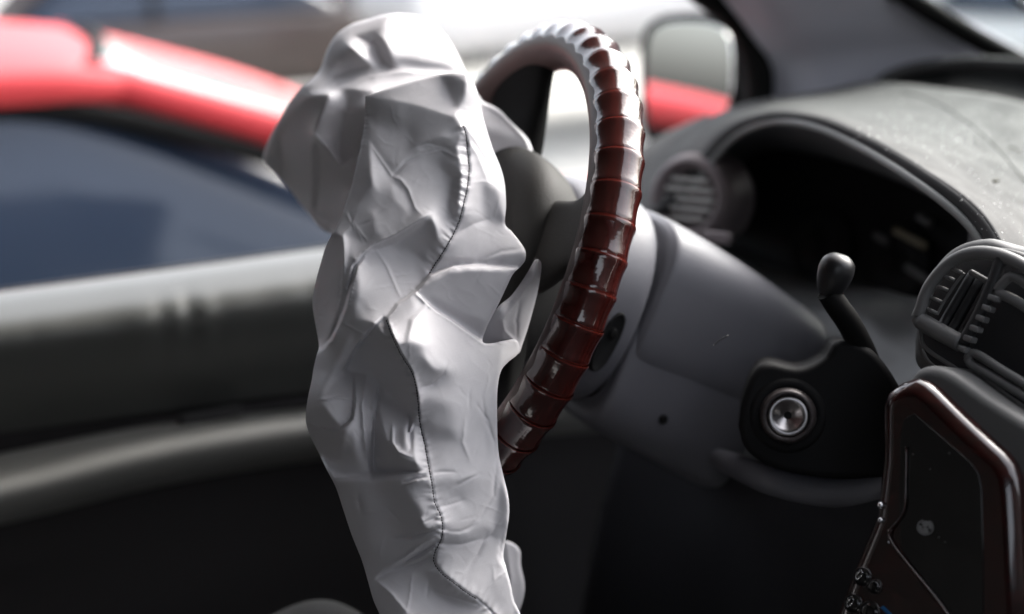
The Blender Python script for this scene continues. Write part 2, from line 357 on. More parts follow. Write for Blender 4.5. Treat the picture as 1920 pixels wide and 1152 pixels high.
# lock housing, facing the passenger side
ln = -CD*.80 + np.array([-.35, -.35, .12]); ln /= np.linalg.norm(ln)
lp = P(1478, 782, 1.06)
up(slab('lock_housing', [(1384, 800), (1392, 750), (1412, 700), (1440, 680), (1500, 690), (1545, 672), (1572, 640), (1640, 660), (1700, 760), (1690, 880), (1630, 898), (1540, 898), (1450, 878), (1400, 846)], lp-ln*.012, ln, .09, M['darker'], bev=.006, smooth_n=70), colm)
up(lathe('lock_bezel', lp-ln*.012, ln, [(-.006, .022), (.004, .021), (.008, .0195), (.010, .0178), (.0085, .0160), (.002, .0150)], M['dullring']), colm)
up(lathe('lock_barrel', lp-ln*.012, ln, [(.0075, .0150), (.009, .0142), (.0055, .010), (.000, .003), (-.001, .0001)], M['steel']), colm)
up(lathe('key_slot_collar', lp-ln*.012, ln, [(-.014, .0300), (.000, .0285), (.002, .025), (.001, .022)], M['darker']), colm)
up(tube('ignition_cable', [P(1620, 730, 1.12), P(1575, 745, 1.10), P(1545, 800, 1.085), P(1536, 850, 1.09), P(1552, 885, 1.11)], .014, M['darker'], n=30), colm)
# stalk with ball end
kc = P(1567, 510, 1.05)
sax = P(1590, 440, 1.045)-P(1550, 570, 1.055); sax = sax/np.linalg.norm(sax)
prof = [(-.0190, .0080), (-.016, .0098), (-.011, .0118), (-.004, .0135), (.002, .0140), (.008, .0128), (.0118, .0098), (.0142, .0056), (.0147, .0001)]
tag_k = catmull([(a_, b_, 0) for a_, b_ in prof], 40)
up(lathe('stalk_knob', kc, sax, [(a_*.94, max(b_*.94, .0001)) for a_, b_, _ in tag_k], M['knob']), colm)
up(tube('stalk_arm', [P(1553, 548, 1.052), P(1568, 572, 1.055), P(1594, 610, 1.065), P(1622, 668, 1.08), P(1640, 730, 1.10), P(1648, 800, 1.13)], [.0088, .0088, .0092, .0096, .0105, .0115], M['rubber'], n=50), colm)
up(tube('shroud_scratch', [P(1338, 648, 1.0825), P(1350, 638, 1.0825), P(1366, 629, 1.0825)], .0006, M['dark'], n=12, k=6), colm)

# ------------------------------------------------------------------ dashboard
dash = thing('dashboard', 'grey dashboard with arched instrument hood, dusty top and round air vent', 'dashboard', (0.9, 1.0, 1.3))
def D(o): return up(o, dash)
def PL(L): return [P(*q) for q in L]
back = [(1160, 400, 1.62), (1215, 330, 1.68), (1320, 228, 1.70), (1425, 190, 1.70), (1530, 176, 1.68), (1640, 157, 1.64), (1780, 170, 1.56), (1900, 190, 1.50), (2100, 250, 1.45)]
mid_ = [(1180, 402, 1.55), (1236, 330, 1.58), (1335, 236, 1.57), (1432, 199, 1.53), (1535, 190, 1.49), (1665, 205, 1.43), (1800, 250, 1.36), (1930, 330, 1.30), (2100, 430, 1.26)]
mid2 = [(1195, 402, 1.51), (1255, 335, 1.52), (1343, 243, 1.50), (1432, 205, 1.43), (1530, 202, 1.37), (1645, 232, 1.31), (1775, 290, 1.24), (1895, 395, 1.17), (2040, 520, 1.13)]
lip1 = [(1210, 402, 1.49), (1272, 340, 1.49), (1350, 249, 1.455), (1432, 212, 1.37), (1525, 214, 1.29), (1625, 250, 1.22), (1745, 318, 1.14), (1850, 398, 1.08), (1925, 520, 1.04)]
lip2 = [(1225, 402, 1.48), (1285, 345, 1.475), (1358, 256, 1.44), (1432, 219, 1.355), (1520, 221, 1.275), (1618, 257, 1.205), (1736, 325, 1.125), (1838, 405, 1.067), (1908, 520, 1.03)]
lip3 = [(1250, 402, 1.49), (1300, 350, 1.48), (1366, 264, 1.445), (1434, 227, 1.36), (1516, 229, 1.28), (1610, 266, 1.21), (1726, 335, 1.13), (1822, 412, 1.075), (1885, 520, 1.04)]
D(loft('hood', [PL(r) for r in (back, mid_, mid2, lip1, lip2, lip3)], M['dash'], nu=110, nv=70, thick=.003))
# second ridge on the lip
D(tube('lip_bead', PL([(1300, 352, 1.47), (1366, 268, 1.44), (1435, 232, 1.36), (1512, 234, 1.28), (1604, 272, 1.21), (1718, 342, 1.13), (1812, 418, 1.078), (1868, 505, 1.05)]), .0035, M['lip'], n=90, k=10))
# funnel walls down to the lens
lens_e = [(1330, 420, 1.66), (1352, 352, 1.66), (1395, 300, 1.62), (1450, 280, 1.56), (1530, 290, 1.48), (1620, 315, 1.40), (1720, 355, 1.31), (1795, 400, 1.24), (1818, 440, 1.20), (1800, 500, 1.19), (1762, 545, 1.19)]
lip4 = [(1262, 440, 1.50), (1300, 352, 1.49), (1366, 266, 1.45), (1435, 230, 1.36), (1514, 232, 1.28), (1606, 270, 1.21), (1720, 340, 1.13), (1814, 416, 1.08), (1868, 480, 1.055), (1850, 520, 1.06), (1800, 575, 1.08)]
D(loft('cluster_surround', [PL(lip4), PL([((a[0]+b[0])/2, (a[1]+b[1])/2, (a[2]+b[2])/2) for a, b in zip(lip4, lens_e)]), PL(lens_e)], M['surround'], nu=90, nv=24, thick=.002))
# cluster lens, a dark shallow bowl with dim dials behind
lp0, lnn = P(1600, 440, 1.44), np.array([-.93, -.28, .25])
D(slab('cluster_backplate', [(1320, 270), (1450, 255), (1620, 285), (1760, 350), (1840, 420), (1830, 520), (1760, 620), (1600, 640), (1440, 600), (1330, 500)], P(1600, 440, 1.50), lnn, .01, M['darker'], bev=0))
for (u, v, rr) in ((1680, 490, .040), (1540, 460, .040)):
    cc = PP(u, v, P(1600, 440, 1.49), lnn/np.linalg.norm(lnn))
    D(lathe('gauge_dial', cc, lnn, [(0, rr), (.003, rr), (.003, rr*.95), (.001, rr*.93), (.001, .003), (.006, .003), (.006, .0001)], M['darker']))
for (u0, v0, u1, v1) in ((1678, 432, 1735, 462), (1640, 440, 1665, 455), (1700, 500, 1745, 530), (1722, 405, 1745, 420)):  # dim bars stand in for reflection spots on the lens
    p0_ = PP(u0, v0, P(1600, 440, 1.482), lnn/np.linalg.norm(lnn)); p1_ = PP(u1, v1, P(1600, 440, 1.482), lnn/np.linalg.norm(lnn))
    D(tube('lens_reflection', [p0_, p1_], .0045, M['amber_glint'] if v0 == 432 else M['lens_glint'], n=6, k=8, flat=1))
# lower fascia: shelf under the lens
fa = [(1250, 470, 1.60), (1400, 520, 1.50), (1520, 560, 1.40), (1620, 575, 1.30), (1720, 600, 1.22), (1800, 590, 1.14), (1880, 590, 1.05)]
fb = [(1240, 560, 1.52), (1400, 600, 1.42), (1520, 600, 1.34), (1600, 612, 1.26), (1680, 665, 1.18), (1740, 700, 1.12), (1850, 760, 1.06)]
fc = [(1230, 640, 1.48), (1400, 700, 1.38), (1520, 700, 1.30), (1590, 720, 1.22), (1650, 760, 1.15), (1720, 800, 1.10), (1830, 880, 1.06)]
fd = [(1220, 760, 1.55), (1400, 860, 1.42), (1520, 870, 1.34), (1600, 880, 1.26), (1680, 900, 1.18), (1740, 920, 1.12), (1840, 1000, 1.08)]
lens_low = [(1330, 415, 1.68), (1420, 480, 1.62), (1540, 520, 1.55), (1640, 540, 1.45), (1720, 560, 1.30), (1800, 545, 1.19), (1880, 545, 1.08)]
D(loft('lower_fascia', [PL(r) for r in (lens_low, fa, fb, fc, fd)], M['fascia'], nu=60, nv=50, thick=.003))
# knee panel with a paler lower lip
k1 = [(1180, 760, 1.50), (1300, 850, 1.40), (1380, 870, 1.30), (1440, 890, 1.19), (1520, 912, 1.15), (1640, 905, 1.13), (1720, 880, 1.13)]
k2 = [(1170, 790, 1.47), (1290, 880, 1.36), (1372, 905, 1.26), (1440, 915, 1.165), (1522, 935, 1.13), (1640, 930, 1.11), (1720, 905, 1.11)]
k3 = [(1160, 850, 1.50), (1280, 930, 1.39), (1368, 970, 1.29), (1440, 985, 1.20), (1522, 1000, 1.16), (1640, 1000, 1.14), (1720, 990, 1.14)]
k4 = [(1120, 1010, 1.62), (1240, 1080, 1.50), (1360, 1120, 1.40), (1440, 1150, 1.32), (1522, 1190, 1.27), (1640, 1200, 1.22), (1720, 1200, 1.2)]
k5 = [(1060, 1350, 1.80), (1200, 1350, 1.70), (1360, 1350, 1.60), (1440, 1350, 1.50), (1522, 1350, 1.42), (1640, 1350, 1.36), (1720, 1350, 1.3)]
D(loft('knee_panel', [PL(r) for r in (k1, k2, k3, k4, k5)], M['lower'], nu=60, nv=50, thick=.004))
D(tube('knee_lip_highlight', PL([(1300, 838, 1.30), (1375, 872, 1.18), (1440, 898, 1.115), (1500, 914, 1.10), (1570, 922, 1.09), (1640, 910, 1.09), (1700, 890, 1.09)]), [.006, .010, .012, .012, .012, .011, .010], M['shroud'], n=60))  # paler plastic along the lip stands in for its highlight
# firewall / kick panel, dark
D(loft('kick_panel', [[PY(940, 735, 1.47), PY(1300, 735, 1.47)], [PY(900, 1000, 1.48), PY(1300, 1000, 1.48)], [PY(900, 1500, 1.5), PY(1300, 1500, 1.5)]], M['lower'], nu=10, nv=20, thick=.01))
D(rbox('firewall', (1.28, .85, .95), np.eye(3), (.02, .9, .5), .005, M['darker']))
# far round vent
vc, vn = P(1294, 372, 1.475), np.array([-.80, -.55, .2]); vn = vn/np.linalg.norm(vn)
va = np.cross(vn, [0, 0, 1.0]); va /= np.linalg.norm(va); vb = np.cross(va, vn)
if vb[2] < 0: vb = -vb
vt = D(lathe('round_vent', vc, vn, [(-.05, .050), (-.004, .047), (.006, .043), (.010, .038), (.008, .034), (.0, .030)], M['vring']))
D(lathe('vent_throat', vc, vn, [(.001, .0302), (-.02, .029), (-.035, .029), (-.035, .0001)], M['darker']))
for k in range(5):
    z = -.021+.0100*k; wv = math.sqrt(max(.0285**2-z*z, .0001))
    s_ = rbox('vent_slat', vc+vb*z+vn*.002, (va, vb, vn), (wv, .0021, .004), .0008, M['slat'], seg=2); s_.parent = vt
D(rings('vent_pod', [sring(vc-vn*.06, va*.044, vb*.044), sring(vc-vn*.03, va*.046, vb*.046), sring(vc-vn*.004, va*.048, vb*.048)], M['vring'], n=20))
D(rbox('switch_nub', P(1345, 446, 1.36), (va, vb, vn), (.014, .006, .006), .003, M['vring']))
# dash corner towards the driver's window
D(loft('dash_end', [PL([(1150, 320, 1.64), (1230, 262, 1.72), (1330, 215, 1.75)]), PL([(1150, 360, 1.60), (1225, 300, 1.66), (1320, 228, 1.70)]), PL([(1150, 440, 1.56), (1215, 402, 1.53), (1260, 380, 1.53)]), PL([(1150, 560, 1.56), (1230, 520, 1.53), (1300, 470, 1.54)])], M['dash'], nu=30, nv=30, thick=.004))
# seam across the hood top and the grain of debris
seamp = [(1690, 172, 1.545), (1730, 183, 1.51), (1775, 204, 1.455), (1820, 235, 1.40), (1860, 270, 1.35), (1895, 308, 1.305), (1960, 390, 1.23)]
# cowl arc under the windscreen
D(tube('defroster_arch', PL([(1640, 168, 1.70), (1665, 145, 1.70), (1720, 127, 1.68), (1800, 118, 1.65), (1880, 119, 1.61), (2000, 128, 1.57)]), .007, M['dash'], n=60))
D(loft('defroster_recess', [PL([(1645, 162, 1.71), (1720, 130, 1.70), (1800, 121, 1.67), (1900, 123, 1.63), (2000, 132, 1.6)]), PL([(1645, 168, 1.70), (1720, 155, 1.69), (1800, 155, 1.66), (1900, 170, 1.62), (2000, 190, 1.6)]), PL([(1645, 175, 1.68), (1720, 185, 1.66), (1800, 190, 1.62), (1900, 205, 1.58), (2000, 230, 1.56)])], M['darker'], nu=30, nv=12, thick=.003))

# ------------------------------------------------------------------ centre air vents
cv = thing('centre_air_vent', 'dark twin centre air vent with thumb wheels at the right edge of the dash', 'air vent', tuple(P(1830, 600, .97)))
vp, vnn = P(1790, 600, .99), np.array([-.90, -.30, .32]); vnn = vnn/np.linalg.norm(vnn)
def VQ(u, v, off=0): return PP(u, v, vp+vnn*off, vnn)
up(slab('vent_box', [(1722, 590), (1745, 520), (1790, 475), (1850, 462), (1930, 480), (2050, 560), (2050, 900), (1920, 790), (1800, 720), (1740, 680), (1722, 640)], vp-vnn*.012, vnn, .07, M['dark'], bev=.004, smooth_n=60), cv)
up(slab('vent_surround', [(1708, 640), (1716, 585), (1738, 515), (1778, 466), (1832, 446), (1890, 458), (2060, 545), (2060, 960), (1920, 812), (1790, 742), (1716, 690)], vp-vnn*.03, vnn, .05, M['fascia2'], bev=.008, smooth_n=60), cv)
up(tube('vent_frame', [VQ(1800, 648), VQ(1727, 606), VQ(1728, 578), VQ(1745, 535), VQ(1780, 495), (VQ(1820, 476)), VQ(1870, 478), VQ(1930, 505), VQ(2000, 560)], .0048, M['vent'], n=80, k=12), cv)
up(tube('vent_bottom_bar', [VQ(1727, 602), VQ(1762, 622), VQ(1802, 644)], .0062, M['vent'], n=16, k=12), cv)
up(tube('vent_divider', [VQ(1878, 484), VQ(1862, 530), VQ(1836, 590), VQ(1806, 645)], .0046, M['dark'], n=20, k=12), cv)
up(tube('vent_upper_bar', [VQ(1820, 510, -.004), VQ(1845, 524, -.004), VQ(1868, 537, -.004)], .0022, M['vent'], n=12, k=8), cv)
for j, (u0, v0, u1, v1) in enumerate(((1735, 578, 1757, 588), (1742, 556, 1766, 567), (1753, 535, 1778, 545), (1767, 517, 1790, 526), (1782, 503, 1804, 512))):
    up(tube('thumb_wheel_rib', [VQ(u0, v0, -.001), VQ((u0+u1)/2, (v0+v1)/2, .001), VQ(u1, v1, -.001)], .0014, M['vent'], n=8, k=8), cv)
up(tube('thumb_wheel_edge', [VQ(1757, 590, -.002), VQ(1770, 566, -.002), VQ(1790, 535, -.002), VQ(1808, 512, -.002)], .0011, M['vent'], n=24, k=8), cv)
for (a_, b_) in (((1768, 610), (1826, 512)), ((1785, 620), (1842, 520)), ((1804, 628), (1858, 530))):
    up(tube('vent_vane', [VQ(*a_, -.012), VQ(*b_, -.012)], .004, M['dark'], n=6, k=8, flat=1), cv)
# second cell
up(tube('second_frame', [VQ(1960, 560), VQ(1905, 520), VQ(1882, 530), VQ(1870, 548), VQ(1900, 562), VQ(1960, 600)], .0036, M['vent'], n=40, k=10), cv)
for j in range(6):
    u0, v0 = 1865-j*11.5, 560+j*19
    up(rbox('thumb_wheel_tooth', VQ(u0, v0, .002), (np.array([0, 1.0, 0]), np.cross(vnn, [0, 1, 0]), vnn), (.0045, .0022, .004), .001, M['vent'], seg=2), cv)
up(tube('second_bottom_frame', [VQ(2000, 790), VQ(1925, 745), VQ(1850, 700), (VQ(1822, 684)), VQ(1816, 670), VQ(1830, 664), VQ(1880, 695), VQ(1935, 728), VQ(2000, 765)], .0032, M['vent'], n=70, k=10), cv)
up(tube('housing_line', [VQ(1727, 622, -.004), VQ(1735, 652, -.004), VQ(1790, 690, -.006), VQ(1850, 728, -.008), VQ(1930, 775, -.008)], .0016, M['vent'], n=40, k=8), cv)
up(tube('housing_line', [VQ(1728, 655, -.008), VQ(1745, 682, -.008), VQ(1795, 715, -.01), VQ(1850, 750, -.01)], .0013, M['vent'], n=40, k=8), cv)

# ------------------------------------------------------------------ centre fascia with wood-look radio trim
rad = thing('radio_unit', 'glossy dark red wood-look radio fascia with black screen and chrome buttons', 'car radio', tuple(P(1780, 950, .93)))
rp, rn = P(1760, 930, .945), np.array([-.86, -.42, .30]); rn = rn/np.linalg.norm(rn)
up(slab('grey_surround', [(1700, 712), (1722, 690), (1752, 686), (1790, 700), (1860, 748), (1960, 810), (2100, 900), (2100, 1300), (1700, 1300), (1690, 1000)], rp-rn*.004, rn, .06, M['fascia2'], bev=.008, seg=5, smooth_n=80), rad)
up(slab('wood_frame', [(1646, 760), (1656, 735), (1682, 716), (1712, 708), (1732, 715), (1752, 731), (1800, 778), (1850, 825), (1876, 848), (1894, 870), (1904, 897), (1909, 930), (1912, 980), (1918, 1100), (1918, 1300), (1500, 1300), (1560, 1150), (1590, 1072), (1634, 965), (1645, 860)], rp+rn*.010, rn, .045, M['wood'], bev=.0125, seg=9), rad)
up(slab('screen_panel', [(1688, 812), (1696, 784), (1714, 776), (1756, 812), (1800, 850), (1822, 870), (1834, 888), (1840, 915), (1843, 1020), (1845, 1235), (1760, 1125), (1712, 1062), (1690, 1028), (1686, 985)], rp+rn*.0108, rn, .004, M['screen'], bev=.0004, seg=2), rad)
up(tube('panel_edge', [PP(u, v, rp+rn*.0125, rn) for u, v in ((1699, 838), (1698, 900), (1694, 960), (1668, 996), (1672, 1018), (1700, 1056), (1760, 1130), (1800, 1190))], [.0007, .0007, .0008, .0009, .001, .0012, .0013, .0013], M['wood'], n=60, k=8), rad)
# chrome ends of the tilt latch
for (u, v, r_) in ((1650, 948, .0022), (1650, 976, .0020), (1667, 996, .0010), (1667, 1017, .0011)):
    up(lathe('latch_pin', PP(u, v, rp+rn*.012, rn), rn, [(-.004, r_), (.0, r_), (.001, r_*.6), (.0012, .0001)], M['chrome'], k=16), rad)
for (u, v, r_) in ((1618, 1082, .0055), (1601, 1132, .0055), (1641, 1100, .0042), (1632, 1148, .0062)):
    bt = up(lathe('button', PP(u, v, rp+rn*.010, rn), rn, [(-.002, r_*1.25), (.0015, r_*1.2), (.001, r_), (.0025, r_*.92), (.003, r_*.7), (.0031, .0001)], M['screen'], k=24), rad)
    up(lathe('button_ring', PP(u, v, rp+rn*.010, rn), rn, [(.0010, r_*1.22), (.0022, r_*1.16), (.0012, r_*1.08)], M['dullring'], k=24), rad)
bc = lambda u, v, o=.0135: PP(u, v, rp+rn*o, rn)
for (u, v) in ((1611, 1080), (1594, 1131)):
    q = [(u-4, v+8), (u-6, v+1), (u+3, v-9), (u+6, v-3)]
    up(tube('button_symbol', [bc(*x) for x in (q[0], q[1], q[2], q[3], q[0])], .00022, M['chrome'], n=40, k=6), rad)
up(slab('indicator', [(1650, 1140), (1656, 1136), (1672, 1152), (1668, 1156)], rp+rn*.0108, rn, .001, M['blue'], bev=0), rad)
# round printed emblem: a disc with two open ring marks and a slit
eu, ev = 1735, 989
pz = rp+rn*.0112
def disc(cu, cv_, ro, ri, a0=0, a1=360, n=40):
    A = [(cu+ro*math.cos(math.radians(a)), cv_+ro*math.sin(math.radians(a))*.93) for a in np.linspace(a0, a1, n)]
    B = [(cu+ri*math.cos(math.radians(a)), cv_+ri*math.sin(math.radians(a))*.93) for a in np.linspace(a0, a1, n)]
    V = [PP(u, v, pz, rn) for u, v in A+B]; f = [(i, i+1, n+i+1, n+i) for i in range(n-1)]
    return V, f
Vs, Fs = [], []
for a in ((1735, 989, 16, 13.6, -60, 255), (1736, 988, 12, 5.5, -140, 30), (1734, 990, 12, 5.5, 40, 210), (1735, 989, 6.5, .3, 20, 160), (1735, 989, 6.5, .3, 200, 340)):
    v_, f_ = disc(*a); b_ = len(Vs); Vs += v_; Fs += [tuple(x+b_ for x in q) for q in f_]
up(mesh_obj('emblem', Vs, Fs, M['mark'], smooth=False), rad)
rad_e = up(mesh_obj('fleck', [PP(u+du, v+dv, pz, rn) for (u, v) in ((1760, 1008), (1772, 1017), (1712, 852), (1744, 880), (1780, 850)) for du, dv in ((-1.5, -1), (1.5, -1), (0, 1.6))], [(i*3, i*3+1, i*3+2) for i in range(5)], M['mark'], smooth=False), rad)
rad_e['kind'] = 'stuff'

# ------------------------------------------------------------------ driver's door
door = thing('car_door', 'dark vinyl car door with padded window sill and grey armrest ledge behind the airbag', 'car door', (0.2, 1.5, 1.1))
def row(pts): return [PY(*q) for q in pts]
U = (-500, 0, 300, 600, 900, 1240)
def dr(vs, Y): return row([(u, v, Y if np.isscalar(Y) else Y[i]) for i, (u, v) in enumerate(zip(U, vs))])
def wr(G):                                                   # crumpled vinyl: short vertical drape folds on the padded roll
    nv, nu, _ = G.shape
    for j in range(nv):
        for i in range(nu):
            x = G[j, i, 0]; s = j/(nv-1)
            env = math.exp(-((x-.20)/.13)**2)*math.exp(-((s-.52)/.17)**2)
            G[j, i, 1] -= env*.0016*(math.sin(x*120+2.6*math.sin(x*37)+s*3)+.8*math.sin(x*73+s*5+2))
    return G
sill = [548+62, 548, 509, 468, 427, 380]
up(loft('window_sill_roll', [dr([v+4 for v in sill], 1.60), dr([v+2 for v in sill], 1.585), dr([v+14 for v in sill], 1.555), dr([v+36 for v in sill], 1.525), dr([v+62 for v in sill], 1.50), dr([v+95 for v in sill], 1.488), dr([v+135 for v in sill], 1.492), dr([v+190 for v in sill], 1.508), dr([v+240 for v in sill], 1.528), dr([v+262 for v in sill], 1.535)], M['door'], nu=220, nv=90, thick=.003, disp=wr), door)
led = [1010, 905, 832, 783, 750, 720]
up(loft('door_recess', [dr([v+255 for v in sill], 1.537), dr([v-45 for v in led], 1.542), dr([v-28 for v in led], 1.53)], M['doorlow'], nu=40, nv=14, thick=.003), door)
b2 = [led[0]-50, led[1]-48, led[2]-30, led[3]-14, led[4]-12, led[5]-12]
up(loft('armrest_ledge', [dr([v-4 for v in b2], 1.535), dr(b2, 1.515), dr([(a+b)/2-2 for a, b in zip(b2, led)], 1.49), dr([v-3 for v in led], 1.458), dr([v+12 for v in led], 1.444), dr([v+34 for v in led], 1.44), dr([v+62 for v in led], 1.448), dr([v+84 for v in led], 1.468)], M['ledge'], nu=60, nv=60, thick=.003), door)
up(rbox('pull_handle', PY(395, 778, 1.515), (np.array([1, 0, .02]), np.array([0, 1, 0]), np.array([0, 0, 1])), (.035, .01, .006), .004, M['dark']), door)
up(loft('lower_panel', [dr([v+78 for v in led], 1.462), dr([v+150 for v in led], 1.468), dr([1180]*6, 1.48), dr([1700]*6, 1.49)], M['doorlow'], nu=30, nv=30, thick=.004), door)
up(rbox('outer_skin', (0, 1.66, .95), np.eye(3), (1.9, .04, .36), .02, M['dark']), door)
up(tube('window_seal', [PY(u, v+1, 1.602) for u, v in zip(U, sill)], .004, M['rubber'], n=60, k=8), door)
wg = slab('window_glass_edge', [(-500, 612), (0, 549), (600, 469), (1240, 382), (1240, 378), (600, 463), (0, 543), (-500, 606)], PY(300, 505, 1.612), np.array([0, -1.0, 0]), .004, M['dark'], bev=0); up(wg, door)

# ------------------------------------------------------------------ A-pillar, windscreen, roof of our vehicle
pil = thing('windscreen_pillar', 'blue-grey trimmed windscreen pillar rising behind the instrument hood', 'car pillar', tuple(P(1540, 80, 1.65)))
# inner trim as a folded panel running from the dash corner up and back
pr = [[(1150, -420, 1.50), (1240, -420, 1.45), (1330, -420, 1.42), (1420, -420, 1.44)],
      [(1290, -60, 1.70), (1400, -70, 1.62), (1520, -70, 1.60), (1640, -55, 1.62)],
      [(1375, 60, 1.76), (1480, 50, 1.70), (1620, 30, 1.68), (1790, 40, 1.70)],
      [(1412, 150, 1.80), (1520, 120, 1.75), (1700, 100, 1.73), (1900, 112, 1.74)],
      [(1420, 230, 1.82), (1540, 220, 1.78), (1740, 230, 1.76), (2050, 190, 1.76)]]
up(loft('pillar_trim', [PL(r) for r in pr], M['pillar'], nu=40, nv=50, thick=.012), pil)
up(tube('door_seal', PL([(1140, -420, 1.49), (1290, -60, 1.68), (1368, 15, 1.73), (1408, 75, 1.76), (1424, 150, 1.78), (1424, 240, 1.80)]), [.02, .020, .020, .019, .018, .016], M['rubber'], n=70), pil)
up(tube('windscreen_gasket', PL([(1420, -420, 1.44), (1640, -62, 1.62), (1700, -8, 1.64), (1790, 50, 1.68), (1870, 95, 1.70), (1960, 140, 1.72), (2100, 190, 1.75)]), .012, M['rubber'], n=70), pil)
wsg = thing('windscreen', 'clear windscreen glass at the upper right corner above the dash', 'windscreen', tuple(P(1900, 40, 1.7)))
up(mesh_obj('glass_pane', [P(1640, -62, 1.63), P(2100, 192, 1.765), P(2600, 300, 1.5), P(2300, -300, 1.3), P(1425, -422, 1.45)], [(0, 1, 2, 3, 4)], M['glass'], smooth=False), wsg)
wsg.children[0].modifiers.new('t', 'SOLIDIFY').thickness = .004
roof = thing('vehicle_body', 'dark body shell and lined roof out of view, near side closed in to cut light', 'vehicle body', (-.2, .7, 2.05))
up(rbox('roof_lining', (-.40, .72, 2.16), np.eye(3), (1.05, .90, .03), .02, M['headliner']), roof)
up(rbox('rear_bulkhead', (-1.35, .72, 1.3), np.eye(3), (.03, .86, .86), .02, M['dark']), roof)
up(rbox('cabin_floor', (0, .72, .62), np.eye(3), (1.3, .9, .03), .01, M['darker']), roof)
up(rbox('side_panel', (-.80, 1.60, 1.5), np.eye(3), (.60, .03, .66), .02, M['dark']), roof)  # unseen; closes off light from the rear of the driver's side
up(rbox('side_panel', (-.77, -.16, 1.5), np.eye(3), (.62, .03, .66), .02, M['dark']), roof)  # unseen; reaches forward to narrow the near window and cut fill light
up(rbox('near_door_blocker', (.45, -.20, 1.10), np.eye(3), (.85, .03, .50), .02, M['dark']), roof)  # unseen; top raised to narrow the near window and cut front light
up(rbox('near_header_blocker', (.1, -.17, 2.01), np.eye(3), (.62, .03, .14), .02, M['dark']), roof)  # unseen; hangs low to cut front light through the near window
up(tube('near_pillar', [(.66, -.17, 2.05), (.95, -.18, 1.75), (1.3, -.2, 1.45)], .05, M['dark']), roof)  # unseen pillar added to narrow the near window
up(slab2('near_light_blocker', [(.42, -.18, 1.5), (.42, -.18, 1.95), (.66, -.18, 1.98), (1.1, -.18, 1.58), (1.1, -.18, 1.5)], .04, M['dark']), roof)  # unseen panel added to block light through the near window
seat = thing('driver_seat', 'dark grey cloth driver seat cushion edge at the bottom below the airbag', 'car seat', (0, 1.12, 1.0))
up(rings('cushion', [sring((.16, 1.12, .84), (0, .10, 0), (0, 0, .03), 2.6), sring((.205, 1.12, .84), (0, .19, 0), (0, 0, .07), 2.8), sring((.19, 1.12, .845), (0, .23, 0), (0, 0, .09), 3), sring((.09, 1.12, .84), (0, .25, 0), (0, 0, .10), 3), sring((-.3, 1.12, .82), (0, .25, 0), (0, 0, .12), 3)], M['seat'], n=40), seat)
bq = P(640, 1182, 1.24)
up(rings('side_bolster', [sring(bq+(-.34, .02, -.05), (0, .03, 0), (0, 0, .05), 2.4), sring(bq+(-.25, .02, -.06), (0, .05, 0), (0, 0, .07), 2.4), sring(bq+(-.1, .01, -.05), (0, .055, 0), (0, 0, .055), 2.4), sring(bq+(-.02, 0, -.02), (0, .05, 0), (0, 0, .045), 2.4), sring(bq+(.02, 0, -.022), (0, .035, 0), (0, 0, .03), 2.2), sring(bq+(.03, 0, -.024), (0, .01, 0), (0, 0, .01), 2)], M['seat'], n=40), seat)
up(rbox('seat_back', (-.42, 1.12, 1.35), ((.97, 0, .24), (0, 1, 0), (-.24, 0, .97)), (.07, .26, .42), .05, M['seat']), seat)

# ------------------------------------------------------------------ wing mirror outside the driver's window
mir = thing('wing_mirror', 'dark framed wing mirror outside the window reflecting the red car', 'wing mirror', tuple(P(1290, 150, 1.98)))
mc = P(1288, 152, 1.98)
tgt = np.array([-.25, 2.8, 1.50])                            # what the glass shows: the flank of the parked red car
a_ = EYE-mc; a_ /= np.linalg.norm(a_); b_ = tgt-mc; b_ /= np.linalg.norm(b_); mn = a_+b_; mn /= np.linalg.norm(mn)
mpoly = [(1222, 60), (1250, 44), (1310, 42), (1350, 52), (1368, 75), (1372, 120), (1368, 190), (1345, 215), (1300, 240), (1255, 262), (1232, 262), (1218, 235), (1212, 150), (1214, 90)]
up(slab('mirror_housing', [((u-1290)*1.2+1288, (v-150)*1.14+147) for u, v in mpoly], mc-mn*.008, mn, .09, M['rubber'], bev=.012, seg=5, smooth_n=60), mir)
up(slab('mirror_glass', mpoly, mc, mn, .004, M['mirrorglass'], bev=.001, smooth_n=60), mir)
up(tube('mirror_arm', [P(1330, 230, 2.0), P(1400, 262, 1.95), P(1440, 262, 1.86)], .022, M['dark'], n=20), mir)
